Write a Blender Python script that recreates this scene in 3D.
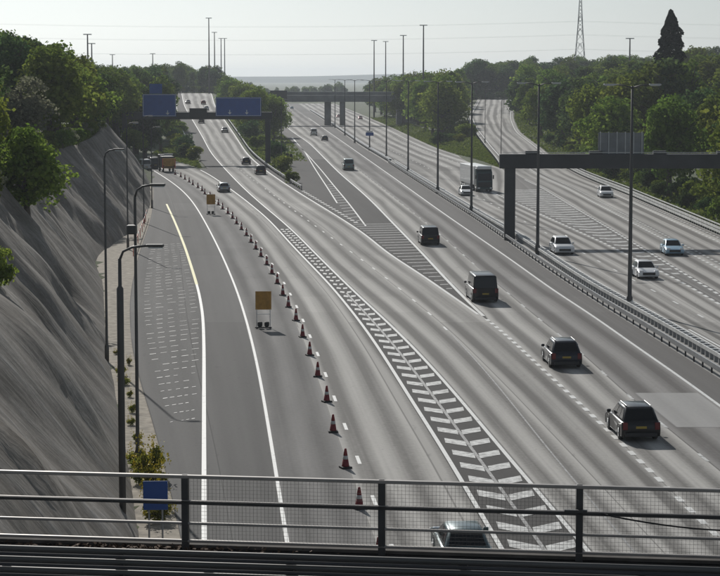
import bpy, bmesh, math, random
import numpy as np
from mathutils import Vector, Matrix
R = math.radians
random.seed(7); rng = np.random.default_rng(7)
scn = bpy.context.scene
for o in list(bpy.data.objects): bpy.data.objects.remove(o)

# ------------------------------------------------------------------ camera
CAMH, FPX, YH = 17.5, 2030.0, 78.0
PITCH = math.atan((288 - YH) / FPX)
cam = bpy.data.cameras.new('camera'); camo = bpy.data.objects.new('camera', cam)
scn.collection.objects.link(camo); scn.camera = camo
cam.sensor_width = 36; cam.lens = FPX / 720 * 36; cam.clip_start = .5; cam.clip_end = 30000
camo.location = (0, 0, CAMH); camo.rotation_euler = (R(90) - PITCH, 0, 0)
# ------------------------------------------------------------------ light
SUN_EL, SUN_AZ = R(30), R(16)            # azimuth: left of straight ahead
w = bpy.data.worlds.new('World'); scn.world = w; w.use_nodes = True
nt = w.node_tree; bg = nt.nodes['Background']
sky = nt.nodes.new('ShaderNodeTexSky'); sky.sky_type = 'NISHITA'; sky.sun_disc = False
sky.sun_elevation = SUN_EL; sky.sun_rotation = -SUN_AZ
sky.altitude = 0; sky.air_density = 1.0; sky.dust_density = 1.0; sky.ozone_density = 3.0
hsv = nt.nodes.new('ShaderNodeHueSaturation'); hsv.inputs['Saturation'].default_value = .3
tint = nt.nodes.new('ShaderNodeMix'); tint.data_type = 'RGBA'; tint.blend_type = 'MULTIPLY'; tint.inputs[0].default_value = 1; tint.inputs[7].default_value = (.90, .99, 1.05, 1)
nt.links.new(sky.outputs[0], hsv.inputs['Color']); nt.links.new(hsv.outputs[0], tint.inputs[6]); nt.links.new(tint.outputs[2], bg.inputs[0])
bg.inputs[1].default_value = .055
sun = bpy.data.lights.new('sun', 'SUN'); suno = bpy.data.objects.new('sun', sun)
scn.collection.objects.link(suno)
sun.energy = 3.2; sun.angle = R(.5); sun.color = (1, .965, .91)
tosun = Vector((-math.sin(SUN_AZ) * math.cos(SUN_EL), math.cos(SUN_AZ) * math.cos(SUN_EL), math.sin(SUN_EL)))
suno.rotation_euler = (-tosun).to_track_quat('-Z', 'Y').to_euler(); suno.location = (0, 50, 80)
vs = scn.view_settings
vs.view_transform = 'Standard'; vs.look = 'None'; vs.gamma = 1; vs.exposure = 0.1; vs.use_curve_mapping = False
try:
    scn.cycles.volume_bounces = 1; scn.cycles.max_bounces = 6; scn.cycles.transparent_max_bounces = 8
except Exception: pass

# ------------------------------------------------------------------ helpers
col = scn.collection
def smooth(a, b, x):
    t = np.clip((np.asarray(x, float) - a) / (b - a), 0, 1); return t * t * (3 - 2 * t)
_D = np.arange(0, 9001, 2.0)
_sl = .03 * smooth(440, 540, _D) * (1 - smooth(800, 900, _D))
_zl = np.cumsum(_sl) * 2 * (1 - smooth(1000, 1500, _D))
_sr = .016 * smooth(385, 410, _D) * (1 - smooth(880, 920, _D))
_zr = np.cumsum(_sr) * 2 * (1 - smooth(1000, 1500, _D))
def zF(d): return np.zeros_like(np.asarray(d, float))
def zL(d): return np.interp(d, _D, _zl)
def zR(d): return np.interp(d, _D, _zr)
CP, SP = math.cos(PITCH), math.sin(PITCH)
def ray(px, py):
    a, b = (px - 360) / FPX, (288 - py) / FPX
    return np.array([a, CP + b * SP, -SP + b * CP])
def G(px, py, zf=zF):
    """where the line of sight of photo pixel (px,py) meets the ground profile zf -> X, Y"""
    r = ray(px, py); lo, hi = 20., 3000.
    for _ in range(50):
        m = (lo + hi) / 2; t = m / r[1]
        if CAMH + t * r[2] > zf(m): lo = m
        else: hi = m
    return r[0] * lo / r[1], lo
DS = np.arange(20, 1700, 2.0)
class Line:
    """a line along the road: X as a smooth function of Y"""
    def __init__(s, pts, zf=zF, sig=9):
        q = sorted([G(x, y, zf) for x, y in pts], key=lambda p: p[1])
        X = np.array([p[0] for p in q]); D = np.array([p[1] for p in q])
        k0 = (X[1] - X[0]) / (D[1] - D[0]); k1 = (X[-1] - X[-2]) / (D[-1] - D[-2])
        if len(X) > 3:
            k0 = (X[2] - X[0]) / (D[2] - D[0]); k1 = (X[-1] - X[-3]) / (D[-1] - D[-3])
        s.d0, s.d1 = D[0], D[-1]
        Xe = np.concatenate([[X[0] + k0 * (-200 - D[0])], X, [X[-1] + k1 * (2600 - D[-1])]])
        De = np.concatenate([[-200], D, [2600]])
        dd = np.arange(-160, 2500, 2.0); v = np.interp(dd, De, Xe)
        out = np.empty_like(v)
        ker = {}
        for sg in (sig, sig * 2.5, sig * 5):
            n = int(3 * sg / 2); k = np.exp(-.5 * (np.arange(-n, n + 1) * 2 / sg) ** 2); k /= k.sum()
            vp = np.concatenate([v[0] - (v[1] - v[0]) * np.arange(n, 0, -1), v, v[-1] + (v[-1] - v[-2]) * np.arange(1, n + 1)])
            ker[sg] = np.convolve(vp, k, 'valid')
        a = smooth(120, 330, dd); b = smooth(400, 800, dd)
        out = ker[sig] * (1 - a) + ker[sig * 2.5] * a; out = out * (1 - b) + ker[sig * 5] * b
        s.D, s.X = dd, out
    def __call__(s, d): return np.interp(d, s.D, s.X)
class Fn:
    def __init__(s, f): s.f = f
    def __call__(s, d): return s.f(d)

class MB:
    def __init__(s): s.v = []; s.f = []
    def quad(s, a, b, c, d):
        n = len(s.v); s.v += [tuple(a), tuple(b), tuple(c), tuple(d)]; s.f.append((n, n + 1, n + 2, n + 3)); return s
    def box(s, c, d, rz=0):
        n = len(s.v); ca, sa = math.cos(rz), math.sin(rz)
        for z in (-.5, .5):
            for x, y in ((-.5, -.5), (.5, -.5), (.5, .5), (-.5, .5)):
                lx, ly = x * d[0], y * d[1]
                s.v.append((c[0] + lx * ca - ly * sa, c[1] + lx * sa + ly * ca, c[2] + z * d[2]))
        for q in ((3, 2, 1, 0), (4, 5, 6, 7), (0, 1, 5, 4), (1, 2, 6, 5), (2, 3, 7, 6), (3, 0, 4, 7)): s.f.append(tuple(n + i for i in q))
        return s
    def tube(s, pts, rad, n=8, cap=True):
        pts = [Vector(p) for p in pts]; rad = list(rad) if hasattr(rad, '__len__') else [rad] * len(pts)
        base = len(s.v); up = None
        for i, p in enumerate(pts):
            t = (pts[min(i + 1, len(pts) - 1)] - pts[max(i - 1, 0)]).normalized()
            if up is None:
                ref = Vector((0, 0, 1)) if abs(t.z) < .9 else Vector((1, 0, 0)); up = t.cross(ref).normalized()
            up = (up - t * up.dot(t)).normalized(); sd = t.cross(up)
            for k in range(n):
                a = 2 * math.pi * (k + .5) / n; s.v.append(tuple(p + (up * math.cos(a) + sd * math.sin(a)) * rad[i]))
        for i in range(len(pts) - 1):
            for k in range(n):
                a, b = base + i * n + k, base + i * n + (k + 1) % n
                s.f.append((a, b, b + n, a + n))
        if cap:
            s.f.append(tuple(base + k for k in range(n))[::-1]); s.f.append(tuple(base + (len(pts) - 1) * n + k for k in range(n)))
        return s
    def lathe(s, prof, n=14, c=(0, 0, 0), axis='z'):
        base = len(s.v)
        for r_, z in prof:
            for k in range(n):
                a = 2 * math.pi * k / n
                p = (r_ * math.cos(a), r_ * math.sin(a), z) if axis == 'z' else (z, r_ * math.cos(a), r_ * math.sin(a))
                s.v.append((c[0] + p[0], c[1] + p[1], c[2] + p[2]))
        for i in range(len(prof) - 1):
            for k in range(n):
                a, b = base + i * n + k, base + i * n + (k + 1) % n
                s.f.append((a, b, b + n, a + n))
        s.f.append(tuple(base + k for k in range(n))[::-1]); s.f.append(tuple(base + (len(prof) - 1) * n + k for k in range(n)))
        return s
    def beam(s, pts, w_, h_):
        """rectangular rail along a path of points, w_ across, h_ high"""
        base = len(s.v); pts = [Vector(p) for p in pts]
        for i, p in enumerate(pts):
            t = (pts[min(i + 1, len(pts) - 1)] - pts[max(i - 1, 0)]); sd = Vector((t.y, -t.x, 0)).normalized() * w_ / 2
            for q, z in ((-1, -h_ / 2), (1, -h_ / 2), (1, h_ / 2), (-1, h_ / 2)): s.v.append(tuple(p + sd * q + Vector((0, 0, z))))
        for i in range(len(pts) - 1):
            for k in range(4):
                a, b = base + i * 4 + k, base + i * 4 + (k + 1) % 4
                s.f.append((a, b, b + 4, a + 4))
        s.f.append((base + 3, base + 2, base + 1, base)); e = base + 4 * (len(pts) - 1); s.f.append((e, e + 1, e + 2, e + 3))
        return s
    def mesh(s, name, m=None, smooth_=False):
        me = bpy.data.meshes.new(name); me.from_pydata(s.v, [], s.f)
        if m: me.materials.append(m)
        if smooth_: me.polygons.foreach_set('use_smooth', [True] * len(me.polygons))
        me.update(); return me
    def build(s, name, m, parent=None, smooth_=False, loc=None):
        return obj(name, s.mesh(name, m, smooth_), parent, loc)
def obj(name, me, parent=None, loc=None, rz=0):
    o = bpy.data.objects.new(name, me); col.objects.link(o); o.parent = parent
    if loc is not None: o.location = loc
    if rz: o.rotation_euler = (0, 0, rz)
    return o
def tag(o, label=None, cat=None, group=None, kind=None):
    if label: o['label'] = label
    if cat: o['category'] = cat
    if group: o['group'] = group
    if kind: o['kind'] = kind
    return o
def thing(name, label, cat, loc=(0, 0, 0), rz=0, group=None):
    o = bpy.data.objects.new(name, None); col.objects.link(o); o.location = loc; o.rotation_euler = (0, 0, rz)
    o.empty_display_size = .3
    return tag(o, label, cat, group)
KIDS = {}
def copy_tree(o, parent=None):
    c = o.copy(); col.objects.link(c); c.parent = parent
    if parent is None and 'label' in c: del c['label']
    for ch in o.children: copy_tree(ch, c)
    return c
ONES = ['', 'first', 'second', 'third', 'fourth', 'fifth', 'sixth', 'seventh', 'eighth', 'ninth', 'tenth', 'eleventh', 'twelfth', 'thirteenth', 'fourteenth', 'fifteenth', 'sixteenth', 'seventeenth', 'eighteenth', 'nineteenth']
def ordinal(n):
    if n < 20: return ONES[n]
    t = {2: ('twentieth', 'twenty'), 3: ('thirtieth', 'thirty'), 4: ('fortieth', 'forty'), 5: ('fiftieth', 'fifty')}[n // 10]
    return t[0] if n % 10 == 0 else t[1] + '-' + ONES[n % 10]

# ------------------------------------------------------------------ materials
def newmat(name):
    m = bpy.data.materials.new(name); m.use_nodes = True
    return m, m.node_tree, m.node_tree.nodes['Principled BSDF']
def N(nt, typ, **kw):
    n = nt.nodes.new(typ)
    for k, v in kw.items():
        if k.startswith('_'): setattr(n, k[1:], v)
        else: n.inputs[k.replace('__', ' ')].default_value = v
    return n
def ramp(nt, fac, stops):
    n = nt.nodes.new('ShaderNodeValToRGB'); e = n.color_ramp.elements
    while len(e) < len(stops): e.new(.5)
    for i, (p, c) in enumerate(stops):
        e[i].position = p; e[i].color = (c, c, c, 1) if not hasattr(c, '__len__') else (*c, 1)
    nt.links.new(fac, n.inputs[0]); return n.outputs[0]
def mth(nt, op, a, b=None, c=None):
    n = nt.nodes.new('ShaderNodeMath'); n.operation = op
    for i, x in enumerate((a, b, c)):
        if x is None: continue
        if isinstance(x, (int, float)): n.inputs[i].default_value = x
        else: nt.links.new(x, n.inputs[i])
    return n.outputs[0]
def mixc(nt, fac, a, b, mode='MIX'):
    n = nt.nodes.new('ShaderNodeMix'); n.data_type = 'RGBA'; n.blend_type = mode
    for i, x in ((0, fac), (6, a), (7, b)):
        if isinstance(x, (int, float)): n.inputs[i].default_value = x if i == 0 else (x, x, x, 1)
        elif isinstance(x, tuple): n.inputs[i].default_value = (*x, 1)
        else: nt.links.new(x, n.inputs[i])
    return n.outputs[2]
def plain(name, c, rough=.6, metal=0, var=.15, scale=3., bump=0, coat=0, spec=.5):
    m, nt, b = newmat(name)
    tc = N(nt, 'ShaderNodeTexCoord'); no = N(nt, 'ShaderNodeTexNoise', Scale=scale, Detail=4.)
    nt.links.new(tc.outputs['Object'], no.inputs['Vector'])
    f = ramp(nt, no.outputs[0], [(.3, 1 - var), (.7, 1 + var)])
    nt.links.new(mixc(nt, 1., tuple(c), f, 'MULTIPLY'), b.inputs['Base Color'])
    b.inputs['Roughness'].default_value = rough; b.inputs['Metallic'].default_value = metal
    b.inputs['Coat Weight'].default_value = coat; b.inputs['Specular IOR Level'].default_value = spec
    if bump:
        bn = N(nt, 'ShaderNodeBump', Strength=bump, Distance=.02); nt.links.new(no.outputs[0], bn.inputs['Height']); nt.links.new(bn.outputs[0], b.inputs['Normal'])
    return m
def roadmat(name, dark, light, tracks=.5, rough=.62, streak=.5, joints=0, spec=.12, patch=.35):
    """worn carriageway: uv.x counts lanes, uv.y metres along the road"""
    m, nt, b = newmat(name)
    uv = N(nt, 'ShaderNodeUVMap'); sp = N(nt, 'ShaderNodeSeparateXYZ'); nt.links.new(uv.outputs[0], sp.inputs[0])
    u, v = sp.outputs[0], sp.outputs[1]
    def noise(su, sv, detail=4., sc=1., rough_=.55):
        cx = N(nt, 'ShaderNodeCombineXYZ'); nt.links.new(mth(nt, 'MULTIPLY', u, su), cx.inputs[0]); nt.links.new(mth(nt, 'MULTIPLY', v, sv), cx.inputs[1])
        n = N(nt, 'ShaderNodeTexNoise', Scale=sc, Detail=detail, Roughness=rough_); nt.links.new(cx.outputs[0], n.inputs['Vector']); return n.outputs[0]
    st = noise(5, .009, 5.); big = noise(1.2, .03, 3.); fine = noise(14, 4., 3.); wob = noise(.7, .015, 2.)
    uw = mth(nt, 'ADD', u, mth(nt, 'MULTIPLY', mth(nt, 'SUBTRACT', wob, .5), .35))
    tr = mth(nt, 'COSINE', mth(nt, 'MULTIPLY', uw, 4 * math.pi))
    amp = noise(.9, .006, 2.); tr = mth(nt, 'MULTIPLY', tr, mth(nt, 'MULTIPLY', mth(nt, 'SUBTRACT', amp, .22), tracks * 1.9))
    f = mth(nt, 'ADD', .5, tr)
    f = mth(nt, 'ADD', f, mth(nt, 'MULTIPLY', mth(nt, 'SUBTRACT', st, .5), streak * 2.4))
    f = mth(nt, 'ADD', f, mth(nt, 'MULTIPLY', mth(nt, 'SUBTRACT', big, .5), patch * 2))
    f = mth(nt, 'ADD', f, mth(nt, 'MULTIPLY', mth(nt, 'SUBTRACT', fine, .5), .5))
    cx = N(nt, 'ShaderNodeCombineXYZ'); nt.links.new(u, cx.inputs[0]); nt.links.new(mth(nt, 'MULTIPLY', v, .08), cx.inputs[1])
    cl = nt.nodes.new('ShaderNodeClamp'); nt.links.new(f, cl.inputs[0])
    c = mixc(nt, cl.outputs[0], tuple(dark), tuple(light))
    if joints:
        fr = mth(nt, 'FRACT', mth(nt, 'DIVIDE', mth(nt, 'ADD', v, mth(nt, 'MULTIPLY', wob, 1.)), joints))
        j = mth(nt, 'LESS_THAN', fr, .35 / joints)
        c = mixc(nt, mth(nt, 'MULTIPLY', j, .35), c, tuple(x * .5 for x in dark))
    fr = mth(nt, 'FRACT', mth(nt, 'ADD', u, mth(nt, 'MULTIPLY', mth(nt, 'SUBTRACT', wob, .5), .03)))
    seam = mth(nt, 'MULTIPLY', mth(nt, 'LESS_THAN', fr, .022), mth(nt, 'GREATER_THAN', big, .42))
    c = mixc(nt, mth(nt, 'MULTIPLY', seam, .5), c, tuple(x * .45 for x in dark))
    spots = ramp(nt, noise(3.2, .35, 5., 1., .7), [(.62, 0.), (.72, .45)])
    c = mixc(nt, spots, c, tuple(x * .7 for x in dark))
    # repaired cells, a slightly different shade, cut square across a lane
    vo = N(nt, 'ShaderNodeTexVoronoi', Scale=1.); vo.distance = 'CHEBYCHEV'
    c2 = N(nt, 'ShaderNodeCombineXYZ'); nt.links.new(mth(nt, 'FLOOR', u), c2.inputs[0]); nt.links.new(mth(nt, 'MULTIPLY', v, .018), c2.inputs[1]); nt.links.new(c2.outputs[0], vo.inputs['Vector'])
    sc = N(nt, 'ShaderNodeSeparateColor'); nt.links.new(vo.outputs['Color'], sc.inputs[0])
    c = mixc(nt, 1., c, ramp(nt, sc.outputs[0], [(0, .74), (.3, .98), (.75, 1.), (1, 1.16)]), 'MULTIPLY')
    nt.links.new(c, b.inputs['Base Color'])
    b.inputs['Roughness'].default_value = .85; b.inputs['Specular IOR Level'].default_value = .12
    return m
def paint(name, c, wear=.45, scale=1.6, under=(.1, .098, .095)):
    m, nt, b = newmat(name)
    g = N(nt, 'ShaderNodeNewGeometry'); no = N(nt, 'ShaderNodeTexNoise', Scale=scale, Detail=6., Roughness=.7); nt.links.new(g.outputs['Position'], no.inputs['Vector'])
    f = ramp(nt, no.outputs[0], [(wear - .1, 0.), (wear + .14, 1.)])
    nt.links.new(mixc(nt, f, under, tuple(c)), b.inputs['Base Color']); b.inputs['Roughness'].default_value = .55
    return m
def leafmat(name, c1, c2, trans=.5):
    m, nt, b = newmat(name); nt.nodes.remove(b)
    at = N(nt, 'ShaderNodeAttribute', _attribute_name='tone'); oi = N(nt, 'ShaderNodeObjectInfo')
    c = mixc(nt, at.outputs['Fac'], tuple(c1), tuple(c2))
    hs = N(nt, 'ShaderNodeHueSaturation'); nt.links.new(c, hs.inputs['Color'])
    nt.links.new(mth(nt, 'ADD', .475, mth(nt, 'MULTIPLY', oi.outputs['Random'], .04)), hs.inputs['Hue'])
    nt.links.new(mth(nt, 'ADD', .75, mth(nt, 'MULTIPLY', oi.outputs['Random'], .5)), hs.inputs['Value'])
    d = N(nt, 'ShaderNodeBsdfDiffuse'); t = N(nt, 'ShaderNodeBsdfTranslucent'); mx = N(nt, 'ShaderNodeMixShader', Fac=trans)
    nt.links.new(hs.outputs[0], d.inputs[0]); nt.links.new(hs.outputs[0], t.inputs[0])
    nt.links.new(d.outputs[0], mx.inputs[1]); nt.links.new(t.outputs[0], mx.inputs[2])
    nt.links.new(mx.outputs[0], nt.nodes['Material Output'].inputs[0])
    return m
M = {}
M['lane'] = roadmat('worn_concrete_lane', (.165, .158, .148), (.46, .445, .42), 1.0, .55, .7, 0)
M['lane_brown'] = roadmat('brown_worn_lane', (.11, .103, .098), (.28, .27, .26), 1., .55, .7, 0)
M['lane_right'] = roadmat('worn_lane_oncoming', (.145, .138, .129), (.44, .425, .402), 1.0, .55, .75, 0)
M['goreR'] = roadmat('oncoming_gore_asphalt', (.12, .115, .11), (.23, .222, .213), .4, .6, .6)
M['closed'] = roadmat('closed_lane_asphalt', (.10, .097, .094), (.24, .233, .226), .6, .6, .4, 0, .35, .8)
M['slip'] = roadmat('slip_asphalt', (.085, .083, .081), (.15, .147, .143), .25, .62, .3, 0, .3, .4)
M['gore'] = roadmat('dark_asphalt', (.045, .043, .042), (.088, .084, .081), .1, .62, .3, 0, .3, .4)
M['shoulder'] = roadmat('shoulder_asphalt', (.10, .096, .092), (.175, .168, .162), .1, .62, .3, 0, .3, .4)
M['patch'] = roadmat('new_concrete_patch', (.26, .255, .247), (.4, .392, .382), .3, .55, .3)
M['white'] = paint('white_road_paint', (.66, .66, .64), .3)
M['whiteworn'] = paint('worn_white_paint', (.6, .6, .58), .43, 2.2)
M['ghost'] = paint('scrubbed_white_paint', (.36, .355, .345), .52, 3.0, (.13, .127, .123))
M['yellow'] = paint('yellow_road_paint', (.55, .5, .12), .3)
M['steel'] = plain('galvanised_steel', (.34, .35, .36), .45, .6, .15, 2.)
M['steelwhite'] = plain('pale_galvanised_rail', (.68, .68, .66), .5, .1, .2, 1.)
M['darksteel'] = plain('weathered_dark_steel', (.05, .05, .055), .6, .3, .25, 1.)
M['column'] = plain('lamp_column_paint', (.09, .088, .085), .55, .3, .2, .6)
M['lamp'] = plain('lamp_head_grey', (.45, .46, .46), .4, .2, .1, 2.)
M['lens'] = plain('lamp_lens', (.6, .62, .62), .2, 0, .05)
M['gantry'] = plain('gantry_grey_paint', (.045, .048, .052), .55, .2, .2, .5)
M['signblue'] = plain('motorway_sign_blue', (.02, .085, .33), .4, 0, .1, 1.)
M['signwhite'] = plain('sign_white', (.75, .75, .75), .4, 0, .05)
M['signback'] = plain('sign_back_grey', (.2, .21, .22), .5, .4, .15, 1.)
M['signdark'] = plain('matrix_sign_black', (.02, .02, .022), .5, 0, .1)
M['brown'] = plain('plywood_sign_back', (.42, .22, .035), .7, 0, .25, 2.5)
M['conered'] = plain('cone_red_plastic', (.2, .01, .016), .6, 0, .15, 4.)
M['orangered'] = plain('orange_red_marker', (.6, .06, .02), .5, 0, .1)
M['black'] = plain('black_rubber', (.02, .02, .02), .8, 0, .2, 6.)
M['sleeve'] = plain('reflective_sleeve', (.5, .5, .49), .35, 0, .08, 6.)
M['concrete'] = plain('weathered_concrete', (.26, .25, .235), .85, 0, .25, .6, .4)
M['bridgeconc'] = plain('grey_bridge_concrete', (.2, .205, .21), .8, 0, .2, .3)
M['gravel'] = plain('pale_verge_gravel', (.30, .265, .215), .95, 0, .35, 1.8, .5)
M['railtop'] = plain('parapet_rail_paint', (.3, .275, .255), .45, .3, .15, 3.)
M['raildark'] = plain('parapet_dark_rail', (.06, .058, .058), .5, .4, .2, 3.)
M['bark'] = plain('bark', (.09, .075, .06), .9, 0, .3, 4., .5)
M['tyre'] = plain('tyre_rubber', (.018, .018, .018), .75, 0, .1)
M['rim'] = plain('alloy_rim', (.4, .41, .42), .3, .8, .1)
M['glass'] = plain('car_glass', (.008, .009, .011), .1, 0, .0, 1., 0, 0, .3)
M['tail'] = plain('tail_lamp_red', (.14, .006, .008), .25, 0, .1)
M['head'] = plain('head_lamp_clear', (.75, .77, .8), .12, .3, .05)
M['plate_y'] = plain('number_plate_yellow', (.4, .28, .03), .4, 0, .02)
M['plate_w'] = plain('number_plate_white', (.75, .75, .75), .4, 0, .02)
M['trim'] = plain('black_trim', (.02, .02, .021), .5, 0, .1)
M['blossom'] = plain('yellow_blossom', (.75, .6, .05), .7, 0, .2, 8.)
M['pylon'] = plain('pylon_galvanised', (.3, .31, .32), .5, .5, .1, .3)
M['leafA'] = leafmat('oak_leaves', (.075, .13, .024), (.2, .275, .05))
M['leafB'] = leafmat('ash_leaves', (.105, .17, .028), (.27, .33, .06))
M['leafC'] = leafmat('dark_leaves', (.04, .082, .032), (.105, .165, .052))
M['leafD'] = leafmat('greyish_hawthorn_leaves', (.12, .14, .08), (.34, .35, .24))
M['leafE'] = leafmat('conifer_needles', (.008, .018, .013), (.018, .034, .02), .15)
M['leafF'] = leafmat('weeds', (.11, .14, .02), (.3, .3, .05))
M['grassblade'] = leafmat('grass_blades', (.06, .1, .018), (.15, .185, .04))
def carpaint(name, c, rough=.3, metal=.3):
    m = plain(name, c, rough, metal, .04, 1., 0, .35, .3); m.node_tree.nodes['Principled BSDF'].inputs['Coat Roughness'].default_value = .05; return m
def ground_mat():
    m, nt, b = newmat('grass_ground')
    g = N(nt, 'ShaderNodeNewGeometry')
    n1 = N(nt, 'ShaderNodeTexNoise', Scale=.12, Detail=6.); n2 = N(nt, 'ShaderNodeTexNoise', Scale=1.7, Detail=5., Roughness=.7)
    for n in (n1, n2): nt.links.new(g.outputs['Position'], n.inputs['Vector'])
    a = ramp(nt, n1.outputs[0], [(.3, (.03, .05, .012)), (.5, (.05, .072, .017)), (.72, (.085, .092, .028))])
    c = mixc(nt, 1., a, ramp(nt, n2.outputs[0], [(.3, .55), (.7, 1.3)]), 'MULTIPLY')
    nt.links.new(c, b.inputs['Base Color']); b.inputs['Roughness'].default_value = .95
    bn = N(nt, 'ShaderNodeBump', Strength=.8, Distance=.2); nt.links.new(n2.outputs[0], bn.inputs['Height']); nt.links.new(bn.outputs[0], b.inputs['Normal'])
    return m
M['ground'] = ground_mat()
def rock_mat():
    m, nt, b = newmat('weathered_cutting_face')
    uv = N(nt, 'ShaderNodeUVMap'); mp = N(nt, 'ShaderNodeMapping'); mp.inputs['Scale'].default_value = (.5, .12, 1); nt.links.new(uv.outputs[0], mp.inputs[0])
    n1 = N(nt, 'ShaderNodeTexNoise', Scale=1.6, Detail=7., Roughness=.62); nt.links.new(mp.outputs[0], n1.inputs['Vector'])
    n2 = N(nt, 'ShaderNodeTexNoise', Scale=.22, Detail=4.); nt.links.new(uv.outputs[0], n2.inputs['Vector'])
    a = ramp(nt, n1.outputs[0], [(.25, (.13, .113, .095)), (.48, (.215, .195, .172)), (.62, (.275, .257, .235)), (.8, (.36, .347, .328))])
    c = mixc(nt, ramp(nt, n2.outputs[0], [(.42, 0.), (.7, .6)]), a, (.085, .075, .06))
    nt.links.new(c, b.inputs['Base Color']); b.inputs['Roughness'].default_value = .95; b.inputs['Specular IOR Level'].default_value = .2
    n3 = N(nt, 'ShaderNodeTexNoise', Scale=2.6, Detail=8., Roughness=.7); nt.links.new(uv.outputs[0], n3.inputs['Vector'])
    c = mixc(nt, 1., c, ramp(nt, n3.outputs[0], [(.3, .72), (.7, 1.25)]), 'MULTIPLY'); nt.links.new(c, b.inputs['Base Color'])
    bn = N(nt, 'ShaderNodeBump', Strength=.5, Distance=.25); nt.links.new(n1.outputs[0], bn.inputs['Height']); nt.links.new(bn.outputs[0], b.inputs['Normal'])
    return m
M['rock'] = rock_mat()

# ------------------------------------------------------------------ road lines (traced, then built on the ground)
B0 = Line([(150, 168), (154, 190), (152, 217), (138, 255), (129, 296), (130, 340), (135, 366), (141, 385), (148, 407), (157, 435), (166, 470), (182, 545)])
L2 = Line([(166, 203), (175, 222), (185, 247), (193, 272), (199, 292), (203, 315), (204, 345), (204, 400), (204, 470), (204, 540)], sig=5)
L3 = Line([(155, 172), (165, 178), (180, 188), (192, 201), (203, 220), (215, 243), (226, 267), (236, 292), (246, 325), (256, 368), (263, 410), (271, 460), (283, 540)])
CN = Line([(160, 167), (170, 172), (180, 176), (190, 182), (201, 190), (220, 207), (233, 219), (244, 231), (255, 247), (270, 270), (284, 295), (297, 326), (311, 361), (327, 410), (338, 441), (349, 471), (366, 520)])
L4 = Line([(168, 160), (185, 163), (200, 169), (220, 182), (238, 195), (253, 207), (267, 218), (290, 245), (330, 286), (361, 325), (386, 362), (408, 400), (439, 446), (459, 482), (494, 542)])
L5n = [(221, 164), (243, 187), (263, 205), (280, 218), (299, 235), (313, 250), (355, 291), (386, 319), (410, 341), (464, 400), (507, 453), (533, 482), (557, 509), (588, 547)]
L5 = Line([(177, 99), (184, 106), (193, 120), (205, 140)] + L5n, zL)
SL = Line([(172, 100), (177, 120), (185, 138), (194, 152), (203, 164)], zL)
RE = Line([(203, 98), (215, 107), (225, 120), (240, 142), (257, 163), (270, 173), (295, 190), (320, 205), (365, 232), (387, 253), (418, 271), (468, 306), (492, 321), (540, 367), (586, 409), (615, 437), (653, 473), (684, 504), (716, 535)], zL)
ML = Line([(268, 104), (276, 116), (290, 130), (310, 143), (341, 174), (370, 198), (393, 222), (417, 246), (455, 287), (480, 312), (492, 321), (540, 367)])
L6 = Line([(200, 118), (232, 164), (296, 212), (365, 262), (376, 270), (392, 282), (404, 292.5), (421, 306), (436, 318), (478, 362), (510, 400), (540, 440), (586, 495), (620, 535)], zL)
GV = Line([(292, 137), (305, 152), (315, 169), (327, 187), (337, 203)])
GR = Line([(292, 138), (305, 152), (323, 172), (333, 185), (348, 202), (367, 228)])
L9 = Line([(450, 243), (460, 252), (471, 262), (510, 295), (526, 309), (594, 362), (612, 383), (623, 393), (686, 443), (702, 457)])
L10 = Line([(330, 133), (350, 147), (397, 180), (447, 216), (500, 252), (535, 277), (559, 295), (587, 311), (640, 350), (682, 377), (719, 406)])
M1 = Line([(308, 110), (328, 123), (345, 135), (360, 146), (385, 161), (417, 182), (472, 217), (505, 240), (547, 270), (600, 305), (633, 325), (663, 343), (693, 362), (720, 379)])
M2r = Line([(483, 218), (513, 234), (542, 255), (600, 294), (633, 311), (690, 344), (720, 362)])
M2 = Fn(lambda d: np.maximum(M2r(d) * (1 - smooth(200, 300, d)) + (M1(d) + 1.1) * smooth(200, 300, d), M1(d) + .9))
RL1 = Line([(533, 226), (600, 262), (615, 270), (655, 292), (677, 303), (702, 317)])
RGl = Line([(500, 196), (518, 204), (547, 217), (577, 231), (612, 246), (630, 257), (670, 275), (693, 288), (717, 303)])
RM = Line([(345, 108), (363, 115), (397, 130), (433, 147), (453, 154), (463, 157), (500, 168)])
SLl = Line([(502, 166), (500, 162), (487, 147), (473, 128), (468, 115), (475, 104), (490, 100)], zR, 6)
SLr = Line([(560, 164), (540, 147), (519, 132), (513, 118), (514, 108), (508, 101)], zR, 6)
RGr = Fn(lambda d: 29.4 * (1 - smooth(320, 385, d)) + (SLl(d) + 1.) * smooth(320, 385, d))
RB2 = Fn(lambda d: 33.6 * (1 - smooth(320, 400, d)) + (SLl(d) * .55 + SLr(d) * .45) * smooth(320, 400, d))
RB3 = Fn(lambda d: 39.0 * (1 - smooth(300, 400, d)) + (SLr(d) - 1.) * smooth(300, 400, d))
RBar = Fn(lambda d: RB3(d) + 1.6)
TOE = Line([(123, 435), (108, 356), (103, 300), (104, 280), (92, 263), (97, 253), (128, 234), (149, 213), (151, 196), (148, 175), (140, 162)], sig=5)
CREST_Z = 9.6
def bank_w(d): return 7.6 - 1.4 * np.exp(-((d - 190) / 18.) ** 2)
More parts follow.
